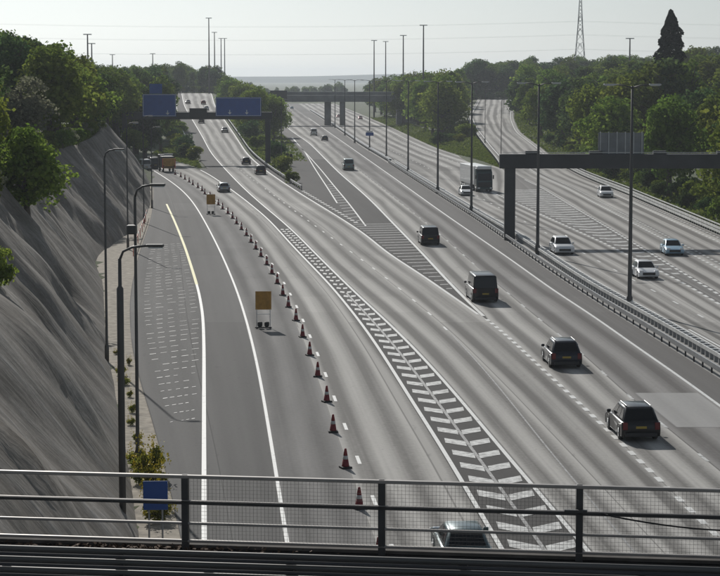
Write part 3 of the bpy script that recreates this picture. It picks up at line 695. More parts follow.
# shrubs by the roads
k = 0
for (px, py, h, v, lbl) in [(283, 172, 3.4, 0, 'leafy shrub on the merge nose below the thin brown lamp column'), (276, 160, 4.4, 2, 'dark shrub beside the left gantry leg'), (291, 183, 2.2, 1, 'low shrub at the tip of the grassy merge nose'),
                           (250, 140, 5.5, 2, 'dark shrub right of the away carriageway below the gantry sign'), (243, 128, 6., 0, 'tall shrub under the right blue gantry sign'), (257, 150, 4., 1, 'round shrub left of the gantry leg'),
                           (194, 160, 3.4, 0, 'shrub at the foot of the dark trees by the exit'), (186, 152, 4.5, 2, 'dark shrub on the left of the far hard shoulder'),
                           (655, 178, 3.0, 0, 'light green shrub behind the right barrier near the white car'), (690, 196, 2.8, 1, 'shrub hugging the right barrier under the gantry'), (630, 168, 3.2, 0, 'yellowish shrub behind the barrier below the sign back'), (712, 212, 4.6, 0, 'rounded bright shrub at the right edge behind the barrier')]:
    zf = zL if px < 262 else zF
    x, y = G(px, py, zf)
    if px > 600: x, y = G(px, py, Fn(lambda d: .3 + zF(d)))
    plant('roadside_shrub', lbl, 'shrub', SHR[v], x, y, h, 1., 'roadside shrubs')
for k in range(34):      # scrub hanging over the edge of the cutting
    d = 118 + k * 6.4 + random.uniform(-2, 2); x = float(TOE(d)) - float(bank_w(d)) * random.uniform(1.0, 1.18)
    plant('scrub_bush', 'scrub bush on the lip of the rock cutting, %s from the camera end' % ordinal(k + 1), 'bush', SHR[random.choice([0, 1, 1, 2, 3])], x, d, random.uniform(1.2, 2.8), random.uniform(.9, 1.2), 'scrub along the cutting lip')
for k in range(30):      # undergrowth at the foot of the right wood
    d = 232 + k * 9 + random.uniform(-3, 3); x = (float(RBar(d)) if d < 385 else float(SLr(d))) + random.uniform(3, 6)
    plant('undergrowth_bush', 'bush at the foot of the right-hand wood, %s from the gantry end' % ordinal(k + 1), 'bush', SHR[random.choice([0, 1, 2, 2])], x, d, random.uniform(2, 3.8), 1.1, 'bushes at the foot of the right wood')
for k in range(18):      # undergrowth in front of the wedge wood
    x = random.uniform(15, 33); d = random.uniform(520, 560)
    if RM(d) + 2 < x < SLl(d) - 2: plant('undergrowth_bush', 'bush in front of the trees between oncoming road and slip road', 'bush', SHR[random.choice([0, 1, 2])], x, d, random.uniform(2.2, 4.2), 1.2, 'bushes in front of the wedge wood')
for k in range(14):
    d = 436 + k * 12; x = float(SL(d)) - random.uniform(1.6, 4.5)
    plant('roadside_shrub', 'shrub at the left edge of the climbing hard shoulder, %s going up' % ordinal(k + 1), 'shrub', SHR[random.choice([0, 1, 2])], x, d, random.uniform(2.2, 4.2), 1., 'shrubs by the hard shoulder')
for k in range(12):
    x = float(RE(905)) - 14 + k * 1.6; plant('undergrowth_bush', 'bush closing the view at the crest of the away carriageway', 'bush', SHR[random.choice([1, 2])], x, random.uniform(904, 912), random.uniform(2.5, 4), 1.2, 'bushes at the crest')
for k in range(14):
    x = float(SLl(905)) - 6 + k * 1.9; plant('undergrowth_bush', 'bush closing the view at the top of the slip road', 'bush', SHR[random.choice([1, 2])], x, random.uniform(908, 914), random.uniform(2.5, 4), 1.2, 'bushes at the slip road bend')
# weeds with yellow flowers on the verge
FLW = broadleaf(300, 1.25, .75, -.3, 16, 900, .13, M['leafF'], 1.); r2 = np.random.default_rng(9)
_sp = r2.integers(0, 16, 240); _sx = r2.normal(0, .34, (16, 2)); _sh = r2.uniform(.5, 1.5, 16)      # blossom on sixteen uneven stems
cc = np.stack([_sx[_sp, 0] + r2.normal(0, .06, 240), _sx[_sp, 1] + r2.normal(0, .06, 240), _sh[_sp] * (1 - .45 * r2.random(240))], -1)
FLB = leaf_mesh('blossom', cc, unit(r2, 240), np.full(240, .085), r2.random(240), M['blossom'], r2)
places = ['beside the blue sign', 'just above the parapet rail', 'near the tall lamp column', 'at the kerb of the closed slip road', 'on the gravel verge']
for k in range(18):
    d = 79 + k * 1.5 + (k > 9) * (k - 9) * 3 + random.uniform(-.6, .6); x = float(B0(d)) - random.uniform(.25, 1.1) - (.4 if d < 95 else 0)
    t = thing('flowering_weed', 'yellow flowering weed on the verge, %s plant up from the parapet' % ordinal(k + 1), 'plant', (x, d, -.05), random.uniform(0, 6), 'weeds along the verge')
    s = random.uniform(.5, 1.0) * (1.2 if d < 92 else .6)
    for nm, me_ in (('foliage', FLW), ('blossom', FLB)):
        o = obj(nm, me_, t); o.scale = (s * (.8 + .5 * ((k * 37) % 10) / 10), s, s * (.8 + .6 * ((k * 53) % 10) / 10))
# rough grass tufts on banks and wedges, one mass
gx, gy = [], []
def tufts(n, xr, yr, cond):
    c = 0
    while c < n:
        x = rng.uniform(*xr, 4000); y = rng.uniform(*yr, 4000); ok = cond(x, y); x, y = x[ok], y[ok]
        if len(x) == 0: break
        gx.append(x[:n - c]); gy.append(y[:n - c]); c += len(x[:n - c])
tufts(9000, (5, 45), (395, 640), lambda x, y: (x > RM(y) + .6) & (x < SLl(y) - .6))
tufts(5000, (40, 62), (225, 420), lambda x, y: (x > RBar(y) + .7) & (x < RBar(y) + 9))
tufts(4000, (-60, -20), (120, 330), lambda x, y: (x < TOE(y) - bank_w(y) * 1.02) & (x > TOE(y) - bank_w(y) - 7))
tufts(3500, (-45, -4), (300, 560), lambda x, y: (x > RE(y) + 1.2) & (x < np.minimum(GV(y), ML(y)) - 4.5) & (y > 325))
tufts(3000, (-70, -30), (400, 620), lambda x, y: (x < SL(y) - .8) & (x > SL(y) - 10) & (x > L4(np.minimum(y, 470)) + 1))
tufts(5000, (18, 34), (330, 470), lambda x, y: (x > RM(y) + .4) & (x < SLl(y) - .5) & (y > 392))
tufts(9000, (34, 75), (390, 800), lambda x, y: (x > SLr(y) + .4) & (x < SLr(y) + 11))
tufts(5000, (-10, 40), (540, 900), lambda x, y: (x > RM(y) + .5) & (x < RM(y) + 8))
tufts(5000, (-60, 0), (430, 800), lambda x, y: (x > RE(y) + 1.3) & (x < ML(y) - 4.6))
tufts(1500, (-75, -40), (900, 960), lambda x, y: (x > -80))
gx = np.concatenate(gx); gy = np.concatenate(gy); gz = H(gx, gy) - .16; n = len(gx)
r3 = np.random.default_rng(4); a = r3.random(n) * 6.28; nn = np.stack([np.cos(a), np.sin(a), .35 * np.ones(n)], -1); nn /= np.linalg.norm(nn, axis=1)[:, None]
sz = .55 * (.5 + r3.random(n))
tag(obj('rough_grass', leaf_mesh('rough_grass', np.stack([gx, gy, gz + .22 * sz], -1), nn, sz, r3.random(n), M['grassblade'], r3)), 'rough green grass on the verges and wedges', 'grass', kind='stuff')

# ------------------------------------------------------------------ lamp columns
def double_column(h=16.9):
    t = thing('lamp_column', '', 'lamp column')
    MB().lathe([(.24, -.1), (.24, .9), (.17, 1.0), (.13, h * .5), (.09, h)], 10).build('column', M['column'], t, True)
    MB().lathe([(.32, 0), (.32, .08), (.26, .14)], 10).build('base_flange', M['column'], t)
    for s in (-1, 1):
        a = MB().tube([(0, 0, h - .15), (s * .6, 0, h + .04), (s * 1.3, 0, h + .1)], [.06, .05, .045], 6).build('arm', M['column'], t, True)
        hd = MB().box((s * 1.72, 0, h + .1), (.95, .3, .12)).build('lamp_head', M['lamp'], t); bev(hd, .05)
        MB().box((s * 1.75, 0, h + .025), (.7, .22, .04)).build('lens', M['lens'], hd)
    return t
def bev(o, wd, seg=2):
    m = o.modifiers.new('bevel', 'BEVEL'); m.width = wd; m.segments = seg; m.limit_method = 'ANGLE'; m.angle_limit = R(35); return o
def single_column(h, arm, base_r=.11, thick=0):
    t = thing('street_lamp', '', 'lamp column')
    prof = [(base_r * 1.6, -.1), (base_r * 1.6, 1.1), (base_r, 1.25), (base_r * .7, h - .6), (base_r * .62, h - .45)]
    if thick: prof = [(thick, -.1), (thick, h - 1.6), (thick * .55, h - 1.5), (thick * .5, h - .45)]
    MB().lathe(prof, 10).build('column', M['column'], t, True)
    MB().tube([(0, 0, h - .5), (arm * .1, 0, h - .18), (arm * .35, 0, h - .02), (arm * .75, 0, h + .04)], [base_r * .62, base_r * .55, .05, .045], 7).build('arm', M['column'], t, True)
    hd = MB().box((arm, 0, h + .05), (.7, .24, .11)).build('lamp_head', M['column'], t); bev(hd, .05)
    MB().box((arm + .03, 0, h - .03), (.55, .2, .04)).build('lens', M['lens'], hd)
    return t
def lampthing(t, label, loc, rz=0, group=None): t.location = loc; t.rotation_euler[2] = rz; return tag(t, label, 'lamp column', group)
spots = [(634, 309), (541, 254.5), (474, 213.5), (440, 193), (410, 173.5), (388, 159.5), (371, 150.5), (356, 143), (346, 135.5), (336, 128)]
proto = None
for i, (px, py) in enumerate(spots):
    x, y = G(px, py); x -= .35
    o = double_column() if i == 0 else copy_tree(proto); proto = proto or o
    lampthing(o, 'tall twin-headed lamp column in the median, %s from the right edge of the photo' % ordinal(i + 1), (x, y, 0), -math.atan2(float(M1(y + 10) - M1(y - 10)), 20.), 'median lamp columns')
for lbl, px, py, h, arm, th, zf in [
        ('thick lamp column with curved bracket arm nearest the parapet on the left', 123, 533, 11.2, 1.35, .17, zF), ('slim dark lamp column beside the curved-arm column', 138, 474, 12.9, 1.0, 0, zF),
        ('lamp column at the foot of the rock cutting', 107, 362, 13.2, .9, 0, zF), ('lamp column on the verge where the cutting bends', 128, 249, 13., .9, 0, zF),
        ('farther lamp column on the verge left of the yellow line', 144, 223, 13., .9, 0, zF), ('farthest verge lamp column before the works lorry', 152, 208, 11., .9, 0, zF),
        ('thin brown lamp column on the grassy merge nose', 281.5, 167, 13.4, .9, 0, zF), ('lamp column on the grass edge of the climbing slip road, nearer one', 501, 165, 13.2, 1., 0, zR), ('lamp column on the grass edge of the climbing slip road, farther one', 485, 143, 13.2, 1., 0, zR)]:
    x, y = G(px, py, zf); o = single_column(h, arm, .085, th * .78); lampthing(o, lbl, (x, y, float(zf(y)) - .1))
    if 'beside the curved' in lbl:
        b = MB().box((-.12, -.2, 11.0), (.42, .5, .4)).build('control_box', M['column'], o); bev(b, .04)
# far masts over the tree line
for i, (px, ytop, D, lbl) in enumerate([(210, 19, 880, 'tallest far lamp mast above the left trees'), (215.5, 33, 980, 'far lamp mast just right of the tallest left mast'), (222, 39, 1040, 'left one of the close pair of far masts'), (225.5, 39, 1060, 'right one of the close pair of far masts'),
                                    (89.5, 35, 640, 'taller of two far masts above the far left trees'), (93.5, 44, 720, 'shorter of two far masts above the far left trees'), (154, 54, 1000, 'short far mast above the trees behind the left gantry'), (114, 55, 1000, 'thin far mast right of the two left masts'),
                                    (374, 41, 900, 'leftmost far mast above the right trees'), (385.5, 42, 960, 'second far mast above the right trees'), (403, 36, 800, 'third far mast above the right trees'), (423, 26, 700, 'tallest far mast above the right trees'), (628, 39, 640, 'far twin mast left of the dark conifer')]):
    x = (px - 360) / FPX * D; g = float(H(x, D)); h = CAMH + D * (YH - ytop) / FPX - g
    t = thing('lamp_mast', lbl, 'lamp mast', (x, D, g), 0, 'far lamp masts')
    MB().lathe([(.4, -.2), (.3, h * .4), (.2, h)], 8).build('column', M['column'], t, True)
    MB().box((0, 0, h), (2.6, .5, .3)).build('lamp_head', M['lamp'], t)

# ------------------------------------------------------------------ crash barriers
def barrier(name, label, fn, d0, d1, zf, rails, post_h, post_sp, post_w, mrail, mpost, group=None, step=6.):
    x0 = float(fn(d0)); t = thing(name, label, 'crash barrier', (x0, d0, float(zf(d0))), 0, group)
    ds = np.linspace(d0, d1, int((d1 - d0) / step) + 2)
    for off, z, w_, h_ in rails:
        MB().beam([(float(fn(d)) + off - x0, d - d0, float(zf(d)) + z - float(zf(d0))) for d in ds], w_, h_).build('rail', mrail, t)
    pm = MB().box((0, 0, post_h / 2 - .1), (post_w, post_w * .7, post_h + .2)).mesh('post', mpost); d = d0 + .4; c = 0
    while d < d1 and c < 290:
        obj('post', pm, t, (float(fn(d)) - x0, d - d0, float(zf(d)) - float(zf(d0)))); d += post_sp; c += 1
    return t
barrier('crash_barrier', 'low dark single-rail barrier on the near side of the median', Fn(lambda d: M1(d) + .1), 62, 420, zF, [(-.09, .55, .08, .3), (.1, .3, .05, .08)], .5, 2.4, .1, M['steel'], M['darksteel'])
barrier('crash_barrier', 'pale double-rail barrier beside the oncoming carriageway', Fn(lambda d: M2(d) - .1), 62, 420, zF, [(-.28, .58, .09, .24), (.28, .58, .09, .24), (0, .3, .05, .05)], .66, 1.2, .5, M['steelwhite'], M['steel'])
barrier('crash_barrier', 'far stretch of the median barrier running under the bridge', Fn(lambda d: M1(d) + .6), 422, 1100, zF, [(-.2, .6, .2, .35), (.2, .6, .2, .35)], .8, 4, .15, M['steel'], M['darksteel'])
barrier('crash_barrier', 'posts and rails barrier along the right edge below the wood', Fn(lambda d: RBar(d) - .3), 90, 400, Fn(lambda d: zR(d)), [(-.1, 1.22, .1, .12), (-.1, .8, .08, .28), (-.1, .42, .08, .28)], 1.25, 1.6, .16, M['steelwhite'], M['darksteel'])
barrier('crash_barrier', 'barrier along the right edge of the away carriageway', Fn(lambda d: RE(d) + .9), 318, 800, zL, [(-.09, .62, .1, .32)], .75, 3.2, .14, M['steel'], M['darksteel'])
barrier('crash_barrier', 'barrier on the grass edge of the climbing slip road', Fn(lambda d: SLl(d) - .7), 400, 700, zR, [(.08, .62, .1, .32)], .75, 3.2, .14, M['steelwhite'], M['darksteel'])

# ------------------------------------------------------------------ gantries and bridge
def gpanel(parent, x, y, z, wd, hh, m, name='sign_panel', t=.12):
    return MB().box((x, y, z), (wd, t, hh)).build(name, m, parent)
x, y = G(268, 163)
gl = thing('sign_gantry', 'dark grey gantry with blue direction signs over the away carriageway', 'gantry', (x, y, 0))
MB().box((0, 0, 5.2), (1.05, .8, 10.4)).build('leg', M['gantry'], gl)
MB().box((-29.6, 0, 6), (1.0, .8, 8.6)).build('leg', M['gantry'], gl)
bev(MB().box((-14.6, 0, 9.75), (31, .9, 1.5)).build('beam', M['gantry'], gl), .05)
MB().box((-14.6, -.55, 10.62), (31, .06, .06)).build('handrail', M['gantry'], gl)
s1 = gpanel(gl, -22.3, -.75, 11.9, 6.9, 4.6, M['signblue'])
s2 = gpanel(gl, -6., -.75, 11.6, 9.4, 3.9, M['signblue'])
s3 = gpanel(gl, -23.0, -.75, 15.3, 2.6, 2.0, M['signblue'])
def arrow(parent, x, y, z, s):
    mb = MB(); mb.box((x, y, z + .35 * s), (.22 * s, .03, .7 * s))
    n = len(mb.v); mb.v += [(x - .5 * s, y, z + .05 * s), (x + .5 * s, y, z + .05 * s), (x, y, z - .5 * s)]; mb.f.append((n, n + 2, n + 1)); mb.build('arrow', M['signwhite'], parent)
arrow(s1, -20.6, -.83, 10.3, .8); arrow(s2, -7.8, -.83, 10.4, .8); arrow(s2, -4.3, -.83, 10.4, .8)
for sx, sz, a, b in ((s1, 11.9, -22.3, 6.9), (s2, 11.6, -6., 9.4)):
    hh = 4.6 if a < -10 else 3.9
    mb = MB()
    for q in (-1, 1): mb.box((a, -.83, sz + q * (hh / 2 - .14)), (b - .2, .02, .07)); mb.box((a + q * (b / 2 - .14), -.83, sz), (.07, .02, hh - .3))
    mb.build('border', M['signwhite'], sx)
ms = gpanel(gl, -14.3, -.8, 10.2, 3.6, 2.2, M['signdark'], 'matrix_sign', .4)
x, y = G(508, 240)
gr = thing('sign_gantry', 'dark grey gantry spanning the oncoming carriageway with a sign seen from behind', 'gantry', (x, y, 0))
bev(MB().box((0.15, 0, 4.2), (1.15, 1.0, 8.4)).build('leg', M['gantry'], gr), .04)
MB().box((31.5, 0, 4.2), (1.15, 1.0, 8.4)).build('leg', M['gantry'], gr)
bev(MB().box((15.8, 0, 8.55), (33.6, 1.1, 1.55)).build('beam', M['gantry'], gr), .05)
mb = MB().box((15.8, -.6, 9.5), (33, .05, .05))
mb.build('cable_tray', M['steelwhite'], gr)
sb = gpanel(gr, 12.2, .5, 10.35, 4.95, 2.5, M['signback'], 'sign_panel', .12)
for k in range(6): MB().box((9.95 + k * .9, .38, 10.4), (.1, .12, 2.6)).build('sign_rib', M['lamp'], sb)
for k in range(4): MB().box((2.5 + k * 6.9, 0, 9.5), (1.4, .8, .32)).build('junction_box', M['gantry'], gr)
# overbridge far away
br = thing('overbridge', 'grey bridge crossing the far carriageways on round piers', 'bridge', (-33, 758, 0))
MB().box((25, 0, 9.9), (52, 7, 2.4)).build('deck', M['bridgeconc'], br)
MB().box((25, -3.55, 11.7), (52, .12, 1.15)).build('parapet', M['bridgeconc'], br)
MB().box((25, -3.55, 12.38), (52, .3, .14)).build('coping', M['steelwhite'], br)
MB().box((25, 3.6, 11.7), (52, .12, 1.15)).build('parapet', M['bridgeconc'], br)
MB().lathe([(1.25, -.3), (1.25, 8.8)], 14, (21., 0, 0)).build('pier', M['bridgeconc'], br, True)
MB().lathe([(.95, -.3), (.95, 8.8)], 14, (26.4, -2.2, 0)).build('pier', M['bridgeconc'], br, True)
MB().box((48.5, 0, 4.3), (4, 6.6, 9)).build('abutment', M['bridgeconc'], br)
MB().box((1.2, 0, 4.3), (2.2, 6.6, 9)).build('abutment', M['bridgeconc'], br)
gpanel(br, 2.9, -3.95, 11.1, 6.2, 3.6, M['signdark'], 'matrix_sign', .5)

# ------------------------------------------------------------------ foreground parapet
PD = 28.7; PY = R(-7.6)                       # depth at x=0 and turn of the bridge
par = thing('bridge_parapet', 'metal rail parapet with wire mesh along the near bridge', 'parapet', (0, PD, 0), PY)
ZT = 11.745
def prail(name, z, hh, dd, m, dy=0.): return bev(MB().box((1, dy, z), (26, dd, hh)).build(name, m, par), .01)
prail('top_rail', ZT, .05, .075, M['railtop'])
prail('rail', ZT - .385, .05, .06, M['raildark']); prail('tension_wire', ZT - .345, .012, .03, M['railtop'], -.05)
prail('rail', ZT - .69, .04, .05, M['railtop'])
prail('bottom_rail', ZT - .95, .04, .06, M['railtop'])
wx = [(px - 360) / FPX * PD for px in (-22, 180, 382, 580, 782)]
wx = [v / math.cos(PY) * (1 + .0 * v) for v in wx]
for v in wx:
    bev(MB().box((v, .02, ZT - .75), (.1, .1, 1.55)).build('post', M['raildark'], par), .01)
    MB().box((v, .02, ZT - 1.48), (.24, .24, .04)).build('base_plate', M['raildark'], par)
for b in range(1, 4):
    mb = MB(); x0, x1 = wx[b] + .06, wx[b + 1] - .06; n = int((x1 - x0) / .055)
    for k in range(n + 1): mb.box((x0 + (x1 - x0) * k / n, .065, ZT - .5), (.0032, .0032, .98))
    for k in range(18): mb.box(((x0 + x1) / 2, .07, ZT - .03 - k * .055), (x1 - x0, .0032, .0032))
    mb.build('mesh_panel', M['raildark'], par)
cab = []
for k in range(13):
    u = k / 12; cab.append((wx[3] + .3 + u * 2.6, -.08, ZT - .36 - .19 * math.sin(math.pi * min(1, u * .72)) ** .9))
tag(MB().tube([Matrix.Translation((0, PD, 0)) @ Matrix.Rotation(PY, 4, 'Z') @ Vector(p) for p in cab], .012, 6).build('cable', M['black'], None, True), 'black cable sagging along the parapet at the lower right', 'cable')
MB().box((wx[3] - .05, -.1, ZT - .33), (.32, .06, .04)).build('cable_clip', M['raildark'], par)
deck = thing('near_bridge', 'dark deck edge of the near bridge under the parapet', 'bridge', (0, PD, 0), PY)
MB().box((0, -4.5, 9.62), (60, 10.0, 1.2)).build('deck', M['bridgeconc'], deck)
bev(MB().box((0, .06, 10.44), (60, .55, .42)).build('plinth', plain('stained_plinth', (.06, .057, .054), .95, 0, .3, 2., 0, 0, .1), deck), .03)
MB().box((0, .26, 10.69), (60, .3, .05)).build('coping', plain('stained_coping', (.12, .112, .105), .95, 0, .3, 2., 0, 0, .1), deck)
vb = thing('crash_barrier', 'dark corrugated barrier along the bottom edge of the photo', 'crash barrier', (0, PD - 1.5, 10.24), PY)
for k, (z, dy) in enumerate([(.73, 0), (.655, -.03), (.58, 0), (.505, -.03), (.43, 0), (.355, -.03)]):
    MB().tube([(-14, dy, z), (14, dy, z)], (.026 if k % 2 else .038), 8).build('corrugation', M['darksteel'] if k % 2 else M['column'], vb, True)
for k in range(12): MB().box((-13 + k * 2.4, .14, .3), (.12, .12, .8)).build('post', M['darksteel'], vb)
# leaf litter on the plinth
r4 = np.random.default_rng(12); n = 420
cx4 = r4.normal(-3.2, 1.1, n); cy4 = r4.uniform(-.22, .12, n); litter = leaf_mesh('leaf_litter', np.stack([cx4, cy4, 10.66 + r4.random(n) * .05], -1), unit(r4, n) * .6 + np.array([0, 0, .7]), .07 * (.5 + r4.random(n)), r4.random(n), plain('dead_leaves', (.13, .08, .05), .9, 0, .3, 9.), r4)
lo = obj('leaf_litter', litter, None, (0, PD, 0), PY); tag(lo, 'dry brown leaves caught on the bridge edge at lower left', 'leaf litter', kind='stuff')

# ------------------------------------------------------------------ signs and works furniture
x, y = G(156, 548)
t = thing('information_sign', 'small blue sign on two posts among the verge weeds', 'sign', (x, y, 0), .05)
for s in (-1, 1): MB().tube([(s * .25, .05, -.2), (s * .25, .05, 1.5)], .035, 6).build('post', M['steel'], t)
bev(MB().box((0, 0, 2.0), (.92, .05, 1.1)).build('panel', M['signblue'], t), .02)
def works_sign(px, py, label, lw=1.12):
    x, y = G(px, py); t = thing('works_sign', label, 'road works sign', (x, y, 0), .03, 'road works signs')
    bev(MB().box((0, 0, 1.95), (lw, .04, 1.3)).build('panel', M['brown'], t), .02)
    for s in (-1, 1):
        MB().tube([(s * lw * .42, 0, 0), (s * lw * .42, 0, 1.35)], .03, 6).build('leg', M['steelwhite'], t)
        MB().box((s * lw * .42, -.02, .04), (.08, 1.1, .06)).build('foot', M['darksteel'], t)
        bev(MB().box((s * .24, -.2, .3), (.34, .45, .36)).build('sandbag', M['black'], t), .1)
    MB().box((0, -.03, 1.0), (lw * .84, .04, .05)).build('brace', M['steelwhite'], t); MB().box((0, -.4, .09), (lw * 1.05, .08, .08)).build('ballast_bar', M['black'], t)
works_sign(263.5, 328, 'brown-backed temporary works sign standing in the closed lane, nearer one'); works_sign(211, 214.5, 'brown-backed temporary works sign standing in the closed lane, farther one')
x, y = G(371, 150.5)
t = thing('small_sign', 'small blue and white sign on a post in the far median', 'sign', (float(M1(y)) + .5, y - 1.2, 0))
MB().tube([(0, 0, -.1), (0, 0, 3.4)], .07, 6).build('post', M['column'], t); MB().box((0, -.1, 4.0), (1.9, .06, .8)).build('panel', M['signblue'], t); MB().box((0, -.1, 4.62), (1.5, .06, .4)).build('panel_top', M['signwhite'], t)
for k, px in enumerate((287.5, 291)):
    x, y = G(px, 165.5 + k); t = thing('small_sign', ['left', 'right'][k] + ' one of two small dark signs on the merge nose', 'sign', (x, y, 0))
    MB().tube([(0, 0, -.1), (0, 0, 2.4)], .05, 6).build('post', M['darksteel'], t); MB().box((0, -.07, 1.7), (.6, .05, 1.5)).build('panel', M['signdark'], t)
# rail added in place of a pink colour-fringe streak along the verge
tp = thing('fringe_rail', 'added red and white rail for a colour-fringe streak along the verge edge', 'colour streak', (float(B0(200)) - .5, 200, 0))
tx = float(B0(200)) - .5
for k in range(14):
    d0, d1 = 200 + k * 4, 204 + k * 4
    MB().beam([(float(B0(d)) - .5 - tx, d - 200, .85 + (.04 if d in (d0, d1) else 0)) for d in (d0, (d0 + d1) / 2, d1)], .03, .16).build('tape', M['orangered'] if k % 2 else M['signwhite'], tp)
    if k % 2 == 0: MB().tube([(float(B0(d0)) - .5 - tx, d0 - 200, -.1), (float(B0(d0)) - .5 - tx, d0 - 200, 1.0)], .04, 6).build('post', M['orangered'], tp)
# cones
def cone():
    t = thing('traffic_cone', '', 'traffic cone', group='cones along the closed lane')
    bev(MB().box((0, 0, .05), (.58, .58, .1)).build('base', M['black'], t), .03)
    MB().lathe([(.215, .1), (.20, .14), (.15, .46)], 12).build('body', M['conered'], t, True)
    MB().lathe([(.151, .46), (.122, .64)], 12).build('sleeve', M['sleeve'], t, True)
    MB().lathe([(.122, .64), (.06, .98), (.045, 1.0)], 12).build('tip', M['conered'], t, True)
    return t
c0 = None; d = 72.5; k = 0
while d < 372:
    o = cone() if c0 is None else copy_tree(c0); c0 = c0 or o
    o.scale = (.84, .84, .9); o.location = (float(CN(d)) + random.uniform(-.12, .12), d, 0); o.rotation_euler = (0, 0, random.uniform(-.5, .5)); k += 1
    tag(o, 'red traffic cone with white sleeve, %s in the row counting up from the parapet' % ordinal(k), 'traffic cone', 'cones along the closed lane'); d += 9.0 + random.uniform(-.5, .5)

# ------------------------------------------------------------------ vehicles
def prism(mb, prof, slices):
    """body shell: profile (y,z) copied at several x with y-scale, z-drop"""
    n = len(prof); base = len(mb.v)
    for x, sy, dz in slices:
        for (y, z, topw) in prof: mb.v.append((x, y * sy, z - dz * topw))
    m = len(slices)
    for i in range(m - 1):
        for k in range(n):
            a, b = base + i * n + k, base + i * n + (k + 1) % n; mb.f.append((a, a + n, b + n, b))
    mb.f.append(tuple(base + k for k in range(n))); mb.f.append(tuple(base + (m - 1) * n + k for k in range(n))[::-1])
WHEEL = {}
def wheel_meshes(r_, wd):
    k = (r_, wd)
    if k not in WHEEL:
        WHEEL[k] = (MB().lathe([(r_ * .6, -wd / 2), (r_ * .93, -wd / 2), (r_, -wd * .34), (r_, wd * .34), (r_ * .93, wd / 2), (r_ * .6, wd / 2)], 20, axis='x').mesh('wheel', M['tyre'], True),
                    MB().lathe([(r_ * .62, -wd * .53), (r_ * .3, -wd * .42), (.02, -wd * .5), (.02, wd * .5), (r_ * .3, wd * .42), (r_ * .62, wd * .53)], 14, axis='x').mesh('rim', M['rim'], True))
    return WHEEL[k]
def add_wheels(t, pos, r_, wd):
    a, b = wheel_meshes(r_, wd)
    for x, y in pos: o = obj('wheel', a, t, (x, y, r_)); obj('rim', b, o)
SPEC = {  # L, W, H, belt, hood z, rear roof y, roof front y, windscreen base y, rear base y, wheel r, tumble
    'suv': (4.65, 1.9, 1.64, 1.0, .96, -1.7, .15, 1.05, -2.2, .36, .19), 'hatch': (4.3, 1.8, 1.46, .91, .86, -1.4, .05, 1.0, -2.0, .32, .2),
    'saloon': (4.7, 1.84, 1.43, .91, .86, -1.0, .05, 1.0, -1.75, .33, .15), 'mpv': (4.9, 1.95, 1.9, 1.1, 1.06, -2.2, .95, 1.7, -2.4, .35, .1),
    'van': (5.3, 2.04, 2.15, 1.18, 1.12, -2.5, 1.25, 1.95, -2.62, .35, .09)}
